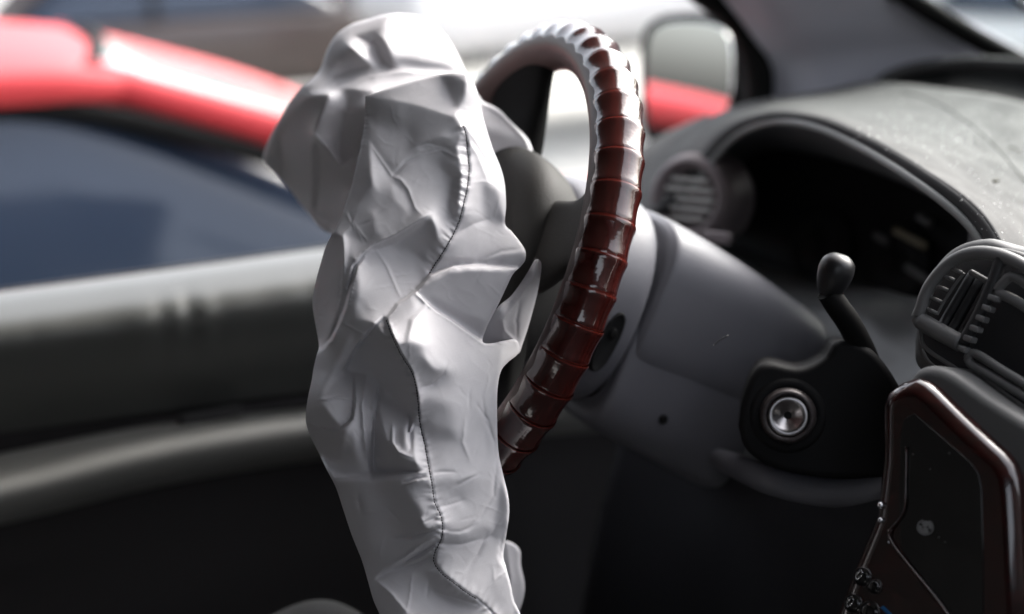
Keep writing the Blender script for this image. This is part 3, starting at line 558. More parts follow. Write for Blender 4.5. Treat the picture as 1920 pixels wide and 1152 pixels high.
# ------------------------------------------------------------------ outside: ground and parked cars
g = mesh_obj('ground', [(-150, -150, 0), (150, -150, 0), (150, 150, 0), (-150, 150, 0)], [(0, 1, 2, 3)], M['asphalt'], smooth=False); g['kind'] = 'structure'
def car(name, label, ox, oy, yaw, paint, H=1.46, xr0=-1.0, xr1=.25, xb0=-1.75, xb1=1.30, nose=2.25, tail=-2.25, hwt=.60, group=None):
    t = thing(name, label, 'car', (ox, oy, 0), group); t.rotation_euler = (0, 0, yaw)
    def A(o): o.parent = t; return o
    def sec(x, hw, z0, z1, ex=4.5): return sring((x, 0, (z0+z1)/2), (0, hw, 0), (0, 0, (z1-z0)/2), ex, 40)
    A(rings('body', [sec(tail, .55, .40, .78, 3), sec(tail+.08, .78, .30, .90), sec(-1.6, .84, .22, .93), sec(-.6, .86, .20, .93), sec(.6, .86, .20, .93), sec(1.3, .85, .22, .92), sec(1.9, .80, .24, .84), sec(nose-.08, .72, .28, .74), sec(nose, .5, .36, .64, 3)], paint, n=70))
    def hr(z, x0, x1, hw, ex=5): return sring(((x0+x1)/2, 0, z), ((x1-x0)/2, 0, 0), (0, hw, 0), ex, 64)
    zs = .90
    A(rings('side_window', [hr(zs, xb0, xb1, .79, 6), hr((zs+H-.05)/2, (xb0+xr0)/2-.02, (xb1+xr1)/2+.02, (.79+hwt)/2+.02, 6), hr(H-.05, xr0, xr1, hwt, 6)], M['carglass'], n=14))
    A(rings('roof', [hr(H-.065, xr0-.05, xr1+.05, hwt+.015, 5), hr(H-.02, xr0-.02, xr1+.03, hwt, 5), hr(H+.015, xr0+.12, xr1-.12, hwt-.14, 4), hr(H+.03, xr0+.35, xr1-.35, hwt-.38, 3)], paint, n=16))
    A(rings('windscreen', [sring((xb1-.05, 0, zs+.015), (0, .66, 0), (.02, 0, .02), 5, 30), sring(((xb1+xr1)/2+.06, 0, (zs+H)/2+.012), (0, (.62+hwt)/2, 0), (.015, 0, .02), 5, 30), sring((xr1+.01, 0, H-.04), (0, hwt-.06, 0), (.01, 0, .02), 5, 30)], M['sky_screen'] if name == 'red_car' else M['carglass'], n=12))
    A(tube('windscreen_rubber', [(xr1-.02, -hwt, H-.04), (xr1+.04, 0, H-.01), (xr1-.02, hwt, H-.04)], .02, M['rubber'], n=20))
    for s in (-1, 1):
        A(tube('front_pillar', [(xb1-.02, s*.78, zs+.02), ((xb1+xr1)/2+.04, s*(.69+hwt-.57), (zs+H)/2+.01), (xr1-.02, s*(hwt-.02), H-.05)], .040, paint, n=24))
        A(tube('roof_rail', [(xr1+.06, s*(hwt-.01), H-.075), (xr1-.15, s*(hwt+.02), H-.052), ((xr0+xr1)/2, s*(hwt+.03), H-.045), (xr0-.1, s*(hwt+.01), H-.08)], .040, paint, n=30))
        A(tube('rear_pillar', [(xb0+.05, s*.76, zs), ((xb0+xr0)/2, s*(.7), (zs+H)/2), (xr0, s*hwt, H-.05)], .06, paint, n=20))
        A(tube('centre_pillar', [((xr0+xr1)/2-.1, s*.80, zs), ((xr0+xr1)/2-.1, s*(hwt+.02), H-.05)], .03, M['rubber'], n=8))
        A(tube('window_rubber', [(xb1-.12, s*.80, zs+.02), ((xb1+xr1)/2-.03, s*(.71+hwt-.57), (zs+H)/2-.03), (xr1-.08, s*(hwt+.028), H-.10), ((xr0+xr1)/2, s*(hwt+.035), H-.095), (xr0, s*(hwt+.02), H-.12)], .022, M['rubber'], n=60))
        A(rbox('door_mirror', (xb1-.15, s*.93, 1.0), np.eye(3), (.05, .09, .07), .03, paint))
        A(rings('headlight', [sring((nose-.26, s*.60, .66), (0, .14, 0), (0, 0, .07), 3, 24), sring((nose-.10, s*.56, .64), (0, .12, 0), (0, 0, .06), 3, 24), sring((nose-.06, s*.54, .64), (0, .06, 0), (0, 0, .03), 3, 24)], M['chrome'], n=10))
        for x in (-1.35, 1.40):
            wl = A(lathe('wheel', (x, s*.86, .31), (0, s, 0), [(-.2, .20), (-.19, .29), (-.16, .31), (-.02, .31), (0, .28), (.0, .21)], M['rubber'], k=36))
            r_ = lathe('rim', (x, s*.86, .31), (0, s, 0), [(-.05, .21), (-.01, .205), (-.03, .16), (-.035, .05), (-.01, .04), (-.01, .0001)], M['steel'], k=30); r_.parent = wl
    return t
car('red_car', 'red parked car with dark tinted side window, seen just outside the driver side window', -.02, 3.55, 0, M['red'])
van = thing('white_truck', 'white box truck parked far behind the red car, straight above the steering wheel', 'truck', (5.8, 10.2, 0))
up(rbox('cargo_body', (6.0, 10.2, 1.75), np.eye(3), (3.2, 1.1, 1.05), .32, M['white_car'], seg=8), van)
up(rbox('chassis', (6.0, 10.4, .72), np.eye(3), (3.2, .35, .07), .03, M['darker']), van)
up(rbox('cab', (10.4, 10.2, 1.3), np.eye(3), (.95, 1.0, .80), .22, M['white_car'], seg=6), van)
up(rbox('cab_window', (10.5, 9.19, 1.62), np.eye(3), (.42, .015, .24), .01, M['carglass']), van)
for x in (6.6, 10.4):
    for s in (-1, 1):
        up(lathe('wheel', (x, 10.2+s*.98, .42), (0, s, 0), [(-.22, .25), (-.2, .40), (-.04, .42), (0, .36), (-.01, .26), (-.05, .24), (-.05, .0001)], M['rubber'], k=36), van)
car('brown_car', 'dark brown car, blurred, top left beyond the windscreen of the red car', 1.9, 13.0, 0, M['maroon'])
car('white_car', 'white car glimpsed through the windscreen at the top right corner', 7.2, 6.8, math.radians(-70), M['white_car'])
car('silver_car', 'pale silver car, blurred, behind the wing mirror', 6.0, 15.5, math.radians(10), M['silver'])
# ------------------------------------------------------------------ the deflated airbag: crumpled nylon sheets, relief solved from fold slopes
def poly_mask(U_, V_, poly):
    poly = np.asarray(poly, float); ins = np.zeros(U_.shape, bool); n = len(poly)
    for i in range(n):
        x1, y1 = poly[i]; x2, y2 = poly[(i+1) % n]
        if y1 == y2: continue
        c = ((V_ < y1) != (V_ < y2)); xi = x1+(V_-y1)*(x2-x1)/(y2-y1); ins ^= c & (U_ < xi)
    return ins
def blur(a, s):
    if s <= 0: return a
    r = int(3*s+1); k = np.exp(-.5*(np.arange(-r, r+1)/s)**2); k /= k.sum()
    p = np.pad(a, r, mode='edge'); p = np.apply_along_axis(lambda x: np.convolve(x, k, 'valid'), 0, p); return np.apply_along_axis(lambda x: np.convolve(x, k, 'valid'), 1, p)
def polydist(U_, V_, line):
    best = np.full(U_.shape, 1e9); sg = np.zeros(U_.shape); al = np.zeros(U_.shape); s0 = 0; tx = np.zeros(U_.shape); ty = np.zeros(U_.shape)
    line = np.asarray(line, float)
    for (x1, y1), (x2, y2) in zip(line[:-1], line[1:]):
        dx, dy = x2-x1, y2-y1; L = math.hypot(dx, dy)
        if L < 1e-6: continue
        t = np.clip(((U_-x1)*dx+(V_-y1)*dy)/L**2, 0, 1); ex = U_-x1-t*dx; ey = V_-y1-t*dy; d = np.hypot(ex, ey); m = d < best
        best = np.where(m, d, best); sg = np.where(m, np.sign(dx*(V_-y1)-dy*(U_-x1)), sg); al = np.where(m, s0+t*L, al)
        tx = np.where(m, dx/L, tx); ty = np.where(m, dy/L, ty); s0 += L
    return best, sg, al/s0, s0, tx, ty
def vnoise(U_, V_, sc, seed):
    r = np.random.default_rng(seed); g_ = r.random((64, 64))*2-1; g_[63] = g_[0]; g_[:, 63] = g_[:, 0]
    x = (U_/sc) % 63; y = (V_/sc) % 63; i = x.astype(int); j = y.astype(int); fx = x-i; fy = y-j; fx = fx*fx*(3-2*fx); fy = fy*fy*(3-2*fy)
    return (g_[j, i]*(1-fx)+g_[j, i+1]*fx)*(1-fy)+(g_[j+1, i]*(1-fx)+g_[j+1, i+1]*fx)*fy

class Relief:
    gain = 1.45
    def __init__(s, outline, step=2, smooth=6):
        o = np.array(catmull(list(outline)+[outline[0]], len(outline)*smooth)[:-1]); s.outline = o; s.step = step
        u0, v0 = o.min(0)-8; u1, v1 = o.max(0)+8
        s.us = np.arange(u0, u1, step); s.vs = np.arange(v0, v1, step); s.U, s.V = np.meshgrid(s.us, s.vs)
        s.mask = poly_mask(s.U, s.V, o); s.a = np.zeros(s.U.shape); s.b = np.zeros(s.U.shape); s.wu = np.ones(s.U.shape); s.wv = np.ones(s.U.shape)
        s.h0 = np.zeros(s.U.shape)
    def base(s, a, b): s.a[:] = a; s.b[:] = b
    def F(s, a, b, bl, poly, to=None, line=None):
        """facet: slope a = faces right, b = faces up; optional second slope reached along line"""
        p = np.asarray(poly, float); m = bl*3+6
        j0, j1 = np.searchsorted(s.vs, [p[:, 1].min()-m, p[:, 1].max()+m]); i0, i1 = np.searchsorted(s.us, [p[:, 0].min()-m, p[:, 0].max()+m])
        if j1 <= j0 or i1 <= i0: return
        Us, Vs_ = s.U[j0:j1, i0:i1], s.V[j0:j1, i0:i1]; al = blur(poly_mask(Us, Vs_, p).astype(float), bl/s.step)
        A, B = a, b
        if to is not None:
            (x0, y0), (x1, y1) = line; t = np.clip(((Us-x0)*(x1-x0)+(Vs_-y0)*(y1-y0))/((x1-x0)**2+(y1-y0)**2), 0, 1); A = a+(to[0]-a)*t; B = b+(to[1]-b)*t
        s.a[j0:j1, i0:i1] = s.a[j0:j1, i0:i1]*(1-al)+A*al; s.b[j0:j1, i0:i1] = s.b[j0:j1, i0:i1]*(1-al)+B*al
    def S(s, amp, wd, line, taper=True, asym=0):
        """crease: positive = ridge towards the viewer, negative = valley; wd = reach in px"""
        d, sg, al, L, tx, ty = polydist(s.U, s.V, line); k = np.exp(-(d/wd)**1.5)*amp
        if taper: k = k*np.sin(np.clip(al, 0.02, .98)*math.pi)**.4
        # on each side the surface faces away from the line (ridge)
        nx, ny = -ty*sg, tx*sg                                  # unit vector from line to the point (v down)
        k = k*(1+asym*sg)
        s.a += k*nx; s.b += -k*ny
    def ripple(s, amp, wd, line, period, side=1, seed=1, both=.3):
        d, sg, al, L, tx, ty = polydist(s.U, s.V, line); x = al*L/period; ph = x+.35*vnoise(x*40, x*0+3, 30, seed)+d/wd*.25
        mod = .5+.5*vnoise(x*10, x*0+9, 22, seed+5)
        k = amp*np.exp(-(d/wd)**2)*np.where(sg*side > 0, 1, both)*np.sin(ph*2*math.pi)*(.35+mod)
        s.a += k*tx; s.b += -k*ty
    def step_edge(s, H, line, side, wd=5.0, taper=True):
        """one sheet lying over another: the surface falls by H px on one side of the line"""
        d, sg, al, L, tx, ty = polydist(s.U, s.V, line); k = (d < wd/2)*H/wd*side/s.gain
        if taper: k = k*np.sin(np.clip(al, .02, .98)*math.pi)**.5
        m = d < wd/2; s.a[m] = s.a[m]*.2+(k*-ty)[m]; s.b[m] = s.b[m]*.2+(-k*tx)[m]
    def cut(s, line, wd=2.2):
        d, *_ = polydist(s.U, s.V, line); m = d < wd; s.wu[m] = .02; s.wv[m] = .02
    def drop(s, h, poly, bl=2):
        s.h0 += h*blur(poly_mask(s.U, s.V, poly).astype(float), bl/s.step)
    def solve(s, lam=150, it=500):
        st = s.step; ny, nx = s.U.shape
        mu = (s.mask[:, 1:] & s.mask[:, :-1])*np.minimum(s.wu[:, 1:], s.wu[:, :-1]); mv = (s.mask[1:] & s.mask[:-1])*np.minimum(s.wv[1:], s.wv[:-1])
        K = s.gain; gu = -K*(s.a[:, 1:]+s.a[:, :-1])/2*st; gv = K*(s.b[1:]+s.b[:-1])/2*st; eps = (st/lam)**2
        def Aop(h):
            r = eps*h*s.mask; du = mu*(h[:, 1:]-h[:, :-1]); dv = mv*(h[1:]-h[:-1])
            r[:, 1:] += du; r[:, :-1] -= du; r[1:] += dv; r[:-1] -= dv; return r
        bb = eps*s.h0*s.mask; t = mu*gu; bb[:, 1:] += t; bb[:, :-1] -= t; t = mv*gv; bb[1:] += t; bb[:-1] -= t
        Mi = np.full(s.U.shape, eps); Mi[:, 1:] += mu; Mi[:, :-1] += mu; Mi[1:] += mv; Mi[:-1] += mv; Mi = 1/np.maximum(Mi, 1e-9)
        x = s.h0*s.mask; r = bb-Aop(x); z = Mi*r; p = z.copy(); rz = (r*z).sum()
        for _ in range(it):
            Ap = Aop(p); al = rz/max((p*Ap).sum(), 1e-20); x += al*p; r -= al*Ap; z = Mi*r; rn_ = (r*z).sum()
            if rn_ < 1e-10: break
            p = z+rn_/rz*p; rz = rn_
        s.h = x; return s
    def height(s, u, v):
        i = np.clip((u-s.us[0])/s.step, 0, len(s.us)-1.01); j = np.clip((v-s.vs[0])/s.step, 0, len(s.vs)-1.01); a, b = int(i), int(j)
        return s.h[b, a]*(1-(i-a))*(1-(j-b))+s.h[b, a+1]*(i-a)*(1-(j-b))+s.h[b+1, a]*(1-(i-a))*(j-b)+s.h[b+1, a+1]*(i-a)*(j-b)
    def depth(s, u, v): return s.D0(u, v)-s.height(u, v)*s.D0(u, v)/F
    def build(s, name, D0, mat_, parent, R=5, thick=.05, noise=(1.2, 45), edge=1.0):
        s.D0 = D0; d, *_ = polydist(s.U, s.V, np.vstack([s.outline, s.outline[:1]]))
        s.h = s.h + noise[0]*(vnoise(s.U, s.V, noise[1], 3)+.5*vnoise(s.U+31, s.V, noise[1]/2.2, 4)) + .45*noise[0]*(1-np.abs(vnoise(s.U*.8+s.V*.6, s.V*.8-s.U*.6, 26, 8)))**3
        h = s.h - edge*(R-np.sqrt(np.maximum(R*R-np.clip(R-d, 0, R)**2, 0)))
        ny, nx = s.U.shape; cell = s.mask[1:, 1:] & s.mask[:-1, 1:] & s.mask[1:, :-1] & s.mask[:-1, :-1]
        used = np.zeros((ny, nx), bool); used[1:, 1:] |= cell; used[:-1, 1:] |= cell; used[1:, :-1] |= cell; used[:-1, :-1] |= cell
        full = np.zeros((ny+1, nx+1), int); full[1:ny, 1:nx] = cell
        cnt = full[:-1, :-1]+full[1:, :-1]+full[:-1, 1:]+full[1:, 1:]; bord = used & (cnt < 4)
        Uc, Vc = s.U.copy(), s.V.copy(); O = np.vstack([s.outline, s.outline[:1]])
        bj, bi = np.where(bord)
        if len(bj):
            q = np.stack([Uc[bj, bi], Vc[bj, bi]], 1); best = np.full(len(q), 1e9); bp = q.copy()
            for p1, p2 in zip(O[:-1], O[1:]):
                e = p2-p1; L2 = (e**2).sum()
                if L2 < 1e-9: continue
                t = np.clip(((q-p1)@e)/L2, 0, 1); c = p1+t[:, None]*e; dd = ((q-c)**2).sum(1); m = dd < best; best[m] = dd[m]; bp[m] = c[m]
            Uc[bj, bi] = bp[:, 0]; Vc[bj, bi] = bp[:, 1]
        h[bord] = s.h[bord]-edge*R
        idx = -np.ones((ny, nx), int); idx[used] = np.arange(used.sum())
        uu, vv, hh, dd = Uc[used], Vc[used], h[used], d[used]; D = D0(uu, vv); D = D*np.ones(len(uu))
        rays = CD[None]+CR[None]*((uu-960)/F)[:, None]+CU[None]*((576-vv)/F)[:, None]
        V1 = EYE+rays*(D-hh*D/F)[:, None]
        bk = bord[used]; q_ = np.clip(dd/40, 0, 1)*(~bk); tb = thick*np.sqrt(q_); V2 = EYE+rays*(D-hh*D/F*(1-.85*q_)+tb+.0008)[:, None]; n1 = len(V1)
        J, I = np.where(cell); a, b, c, e = idx[J, I], idx[J, I+1], idx[J+1, I+1], idx[J+1, I]
        f1 = np.stack([a, e, c, b], 1)
        back = np.arange(n1)+n1; f2 = np.stack([back[a], back[b], back[c], back[e]], 1)
        # border cells whose four corners are all border would be flat doubles: keep front only
        ok = ~((bk[a] & bk[b] & bk[c] & bk[e])); faces = np.vstack([f1, f2])
        o = mesh_obj(name, np.vstack([V1, V2]), faces.tolist(), mat_, parent)
        bm = bmesh.new(); bm.from_mesh(o.data); bmesh.ops.delete(bm, geom=[v for v in bm.verts if not v.link_faces], context='VERTS'); bm.to_mesh(o.data); bm.free()
        return o

bag = thing('deflated_airbag', 'crumpled off-white deflated airbag hanging from the steering wheel centre', 'airbag', tuple(P(780, 600, 1.06)))
def B(o): return up(o, bag)
# upper rear lobe
r = Relief([(745, 25), (782, 29), (815, 45), (840, 72), (860, 105), (874, 135), (890, 160), (905, 230), (880, 330), (760, 440), (690, 460), (640, 450), (618, 438), (604, 430), (590, 416), (582, 405), (565, 385), (540, 352), (518, 327), (500, 311), (493, 296), (502, 266), (520, 230), (543, 192), (562, 168), (582, 150), (600, 130), (612, 96), (630, 66), (660, 45), (692, 36), (720, 28)])
r.base(.05, .1)
r.F(.2, .42, 7, [(730, 10), (790, 15), (860, 60), (900, 150), (840, 132), (760, 122), (738, 112), (722, 70)])
r.F(.45, .25, 8, [(820, 40), (860, 70), (900, 160), (860, 140), (835, 90)])
r.F(.3, -.1, 5, [(750, 108), (840, 122), (870, 136), (800, 134), (745, 122)])
r.F(-.25, .55, 5, [(735, 10), (650, 30), (610, 60), (590, 130), (550, 172), (610, 155), (645, 100), (665, 72), (720, 48)])
r.F(-.1, .3, 3, [(655, 72), (690, 62), (712, 62), (716, 96), (690, 84), (655, 76)])
r.F(-.75, -.8, 2, [(650, 84), (700, 124), (660, 130), (618, 148)])
r.F(.15, .45, 3, [(650, 80), (672, 74), (725, 112), (718, 124), (700, 124)])
r.F(-.9, -.6, 4, [(704, 70), (718, 74), (738, 124), (722, 122), (710, 100)])
r.S(-.5, 7, [(668, 70), (712, 84), (716, 90)])
r.F(.05, .55, 4, [(556, 178), (620, 152), (650, 136), (700, 124), (760, 122), (890, 140), (830, 146), (740, 164), (690, 174), (640, 172), (575, 182)])
r.S(.35, 7, [(640, 165), (690, 145), (760, 135), (840, 142)])
r.F(-.55, .25, 4, [(540, 188), (562, 166), (580, 180), (530, 240), (512, 300), (490, 300), (498, 262)])
r.F(-.5, -.3, 5, [(528, 240), (524, 300), (532, 345), (510, 325), (495, 305), (512, 290)])
r.F(-1.25, -1.0, 2.5, [(578, 184), (624, 176), (600, 225), (589, 250), (591, 330), (592, 425), (560, 385), (526, 330), (526, 250), (545, 220)])
r.F(-.25, -.05, 3, [(640, 168), (700, 170), (700, 215), (660, 205), (640, 200)])
r.F(.25, .15, 2.5, [(622, 176), (650, 172), (652, 205), (640, 240), (628, 290), (632, 306), (606, 272), (588, 252)])
r.F(-1.1, -1.0, 3, [(648, 215), (690, 195), (690, 250), (672, 285), (640, 302), (633, 290), (638, 250)])
r.F(-1.3, -1.1, 2.5, [(592, 262), (622, 290), (634, 311), (652, 308), (690, 272), (690, 330), (655, 360), (640, 420), (618, 440), (588, 412)])
r.F(-.55, -.5, 1.5, [(586, 262), (596, 268), (598, 330), (593, 410), (582, 402), (587, 330)])
r.S(.9, 3.5, [(590, 253), (618, 280), (637, 310), (652, 303), (668, 286), (682, 262)], taper=False)
r.F(-.2, -.7, 3, [(586, 404), (625, 415), (615, 445), (590, 420)])
r.drop(45, [(640, 120), (860, 130), (860, 420), (640, 430)], 30)
r.gain = 2.1
r.solve(110)
B(r.build('rear_panel', lambda u, v: 1.175+.0*u, M['nylon'], None, R=9, thick=.05, noise=(1.0, 60)))

# pale flap lying over the hub, right of the rear lobe
r = Relief([(860, 170), (895, 178), (906, 190), (935, 205), (958, 228), (985, 255), (997, 276), (1000, 300), (994, 303), (984, 294), (965, 289), (945, 292), (930, 302), (915, 330), (860, 330)])
r.base(.3, .25); r.F(.15, -.35, 6, [(900, 240), (975, 262), (985, 296), (940, 300), (905, 300)]); r.S(.6, 7, [(900, 185), (950, 222), (985, 262), (998, 300)])
r.solve(80); B(r.build('side_flap', lambda u, v: 1.17+.0*u, M['nylon'], None, R=8, thick=.02, noise=(.5, 50)))
# narrow folded strip beside the rim
r = Relief([(1003, 487), (1010, 487), (1015, 495), (1014, 515), (1008, 548), (1000, 580), (991, 612), (980, 645), (972, 664), (955, 660), (900, 660), (890, 620), (925, 585), (940, 570), (960, 553), (985, 518)])
r.base(.35, .2)
r.F(-.5, -.9, 2.5, [(900, 620), (925, 588), (945, 574), (940, 600), (945, 640), (900, 650)])
r.F(-.5, -.6, 2, [(962, 556), (988, 515), (1000, 505), (1000, 520), (985, 535), (960, 570), (945, 580)])
r.F(.7, .2, 3, [(1000, 520), (1016, 500), (985, 640), (972, 660), (975, 600)])
r.S(.8, 5, [(1008, 490), (1000, 520), (965, 570), (942, 600), (945, 620), (964, 640)], taper=False)
r.S(-.6, 4, [(975, 560), (968, 600), (970, 635)])
r.solve(80); B(r.build('folded_strip', lambda u, v: 1.055+.0*u, M['nylon'], None, R=6, thick=.015, noise=(.5, 40)))
# scrap hanging behind at the bottom
r = Relief([(930, 1012), (950, 1014), (965, 1020), (976, 1034), (977, 1060), (984, 1095), (981, 1125), (968, 1160), (950, 1200), (920, 1200)])
r.base(.1, .0); r.S(.4, 12, [(950, 1020), (958, 1080), (955, 1150)]); r.solve(80); B(r.build('loose_tail', lambda u, v: 1.13+.0*u, M['nylon'], None, R=9, thick=.02, noise=(.6, 50)))

# main front sheet
out = [(685, 180), (722, 168), (760, 156), (800, 145), (830, 139), (860, 138), (877, 140), (888, 155), (896, 175), (905, 215), (915, 250), (926, 283), (938, 312), (946, 342), (949, 385), (947, 420), (960, 435), (976, 455), (985, 471), (985, 487), (977, 499), (962, 514), (950, 538), (936, 568), (922, 595), (911, 618), (905, 641), (922, 644), (945, 639), (966, 637), (974, 650), (970, 665), (952, 680), (940, 695), (934, 720), (932, 760), (934, 840), (943, 888), (952, 925), (955, 960), (950, 1000), (944, 1040), (948, 1060), (956, 1090), (962, 1120), (970, 1200), (735, 1200), (712, 1152), (700, 1125), (690, 1090), (678, 1050), (660, 1005), (645, 960), (630, 915), (612, 880), (598, 850), (585, 825), (576, 802), (573, 780), (577, 748), (584, 715), (588, 690), (594, 665), (598, 648), (592, 612), (587, 582), (586, 558), (592, 528), (600, 498), (610, 465), (620, 444), (640, 405), (652, 370), (660, 345), (668, 310), (676, 275), (682, 240), (684, 208)]
r = Relief(out, smooth=5)
r.base(-.08, .05)
seam1 = [(868, 236), (874, 252), (877, 285), (880, 318), (877, 350), (870, 382), (862, 412), (850, 440), (834, 468), (818, 492), (804, 515)]
seam2 = [(724, 600), (736, 632), (752, 665), (770, 694), (777, 712), (783, 745), (787, 790), (796, 830), (803, 870), (810, 905), (815, 940), (826, 965), (830, 985), (828, 1010), (816, 1035), (814, 1055), (828, 1075), (850, 1092), (876, 1112), (896, 1124), (925, 1150), (950, 1175)]
# upper panel
r.F(.05, .25, 2, [(680, 184), (722, 164), (800, 140), (880, 134), (890, 160), (868, 200), (846, 219), (790, 201), (740, 190)])
r.F(-.45, -.15, 4, [(830, 146), (852, 148), (876, 152), (874, 175), (855, 206), (846, 185)])
r.F(-.28, -.02, 3, [(684, 184), (740, 191), (790, 202), (846, 220), (866, 236), (874, 262), (830, 262), (792, 268), (772, 292), (740, 330), (730, 325), (690, 270)])
r.F(-.5, -.2, 5, [(690, 190), (745, 205), (750, 240), (700, 240)])
r.F(.0, .12, 6, [(700, 236), (760, 240), (775, 270), (745, 310), (715, 290)])
r.F(-.2, -.55, 2.5, [(771, 280), (790, 267), (828, 257), (850, 262), (842, 276), (805, 283), (780, 292)])
r.S(.35, 4, [(772, 285), (800, 282), (822, 277)]); r.S(-.5, 4, [(775, 278), (800, 268), (838, 276)]); r.S(.4, 4, [(790, 291), (830, 282), (850, 292), (866, 300)])
r.F(-.5, -.5, 3, [(732, 328), (746, 332), (790, 292), (776, 280)])
r.F(-.45, -.15, 3, [(683, 190), (694, 240), (693, 300), (698, 345), (668, 400), (636, 410), (676, 270)])
r.F(.28, .15, 2.5, [(692, 266), (734, 331), (708, 354), (698, 346), (695, 300)])
r.F(-.25, -.3, 4, [(708, 354), (735, 333), (752, 342), (740, 360), (700, 400), (660, 430), (650, 410), (690, 360)])
r.F(.18, .18, 5, [(744, 334), (790, 300), (846, 312), (842, 372), (838, 408), (800, 398), (782, 398), (776, 372), (760, 345)])
r.F(.2, .2, 4, [(735, 345), (757, 350), (775, 385), (765, 400), (745, 415), (735, 390)])
r.S(.5, 4.5, [(692, 268), (735, 330), (752, 338), (766, 356), (778, 390), (790, 402)])
r.S(-.5, 5, [(735, 332), (760, 305), (790, 290)])
r.F(-.6, -.1, 3, [(856, 322), (863, 335), (860, 375), (858, 410), (846, 405), (842, 380), (846, 350)])
r.F(-.3, -.5, 3, [(828, 316), (845, 308), (862, 318), (860, 330), (845, 330)])
r.F(.6, .4, 2, [(864, 255), (876, 258), (879, 315), (872, 380), (860, 400), (862, 370), (866, 335), (862, 300), (855, 280)])
r.F(.4, .3, 4, [(815, 400), (850, 412), (846, 430), (820, 438), (806, 412)])
r.F(-.25, -.3, 3, [(640, 405), (660, 395), (705, 400), (735, 410), (716, 440), (694, 460), (662, 445), (640, 440)])
r.F(.0, .1, 4, [(700, 400), (735, 370), (765, 400), (760, 430), (735, 448), (705, 440)])
for L in ([(645, 440), (660, 418), (668, 402)], [(655, 425), (640, 440), (640, 470)], [(664, 418), (690, 455)], [(650, 400), (665, 430)], [(680, 455), (668, 428)]): r.S(.35, 3, L)
for L in ([(648, 432), (664, 412)], [(660, 430), (656, 400)]): r.S(-.35, 2.5, L)
# big bright mid panel and its shaded upper part
r.F(.15, .2, 3, [(700, 464), (740, 452), (810, 480), (806, 514), (762, 546), (726, 576), (712, 596), (650, 602), (640, 600), (656, 540), (668, 500), (680, 480)])
r.F(-.3, -.35, 5, [(722, 454), (760, 436), (798, 410), (814, 436), (832, 452), (822, 482), (798, 490), (770, 470), (740, 466)], )
r.F(-.45, -.55, 3, [(798, 408), (812, 412), (818, 440), (828, 446), (810, 452), (800, 430)])
r.F(.45, .35, 2.5, [(820, 440), (846, 434), (848, 446), (832, 456), (818, 448)])
r.F(-.1, -.1, 5, [(800, 460), (826, 462), (812, 495), (796, 505), (790, 480)])
r.S(.35, 3.5, [(700, 462), (725, 498), (745, 545), (752, 560)])
r.F(.1, .5, 3, [(640, 602), (655, 560), (668, 560), (690, 590), (700, 604)])
r.F(-.5, -.1, 4, [(668, 500), (660, 540), (645, 600), (660, 600), (672, 540)])
# the overlapping arc fold and the dark slit under it
r.S(.9, 4, [(800, 407), (772, 424), (740, 443), (700, 461), (678, 476), (660, 500), (648, 535)], taper=True)
r.F(-.2, -1.2, 1.5, [(800, 410), (770, 430), (735, 450), (702, 462), (684, 476), (680, 486), (700, 470), (740, 456), (775, 438), (802, 418)])
r.F(-.9, -.5, 2, [(662, 484), (670, 488), (655, 530), (648, 575), (636, 604), (630, 590), (636, 555), (645, 515)])
r.drop(-28, [(664, 484), (668, 490), (652, 540), (644, 580), (636, 604), (626, 640), (620, 600), (636, 560), (648, 505)], 2)
# dark left fold
r.F(-1.4, -.7, 2, [(612, 445), (628, 440), (641, 440), (642, 500), (637, 560), (628, 592), (612, 655), (598, 655), (585, 590), (585, 545), (598, 495)])
r.F(.1, .0, 1.5, [(643, 440), (654, 446), (655, 470), (648, 505), (640, 560), (636, 586), (634, 570), (641, 505)])
r.drop(-20, [(600, 490), (641, 440), (640, 560), (622, 620), (608, 655), (585, 640)], 5)
# below: left flank
r.F(-.15, .05, 4, [(640, 600), (700, 604), (712, 612), (690, 630), (650, 680), (640, 700), (600, 792), (574, 782), (590, 665), (612, 640)])
r.F(-.4, .0, 4, [(600, 655), (640, 640), (615, 700), (595, 740), (575, 780), (580, 720)])
r.F(.3, .2, 4, [(652, 640), (668, 628), (664, 650), (640, 700), (612, 742), (602, 745), (620, 700)])
r.F(-.45, -.25, 5, [(615, 640), (650, 628), (640, 655), (610, 700), (600, 690)])
r.S(.4, 3, [(642, 605), (665, 618), (690, 632)]); r.S(.55, 3, [(640, 602), (625, 640), (606, 650), (597, 668)])
r.S(-.7, 4, [(712, 600), (690, 625), (670, 650), (652, 680), (645, 694)])
r.F(-.75, -.5, 3, [(704, 612), (722, 604), (742, 650), (772, 705), (776, 730), (722, 730), (702, 704), (668, 700), (646, 696), (664, 664)])
r.F(-.45, -.25, 6, [(700, 660), (730, 665), (755, 710), (730, 722), (705, 690)])
r.F(.35, .5, 1.5, [(698, 604), (722, 594), (724, 602), (706, 610)])
r.F(.1, .1, 2, [(708, 612), (722, 606), (728, 630), (718, 628)])
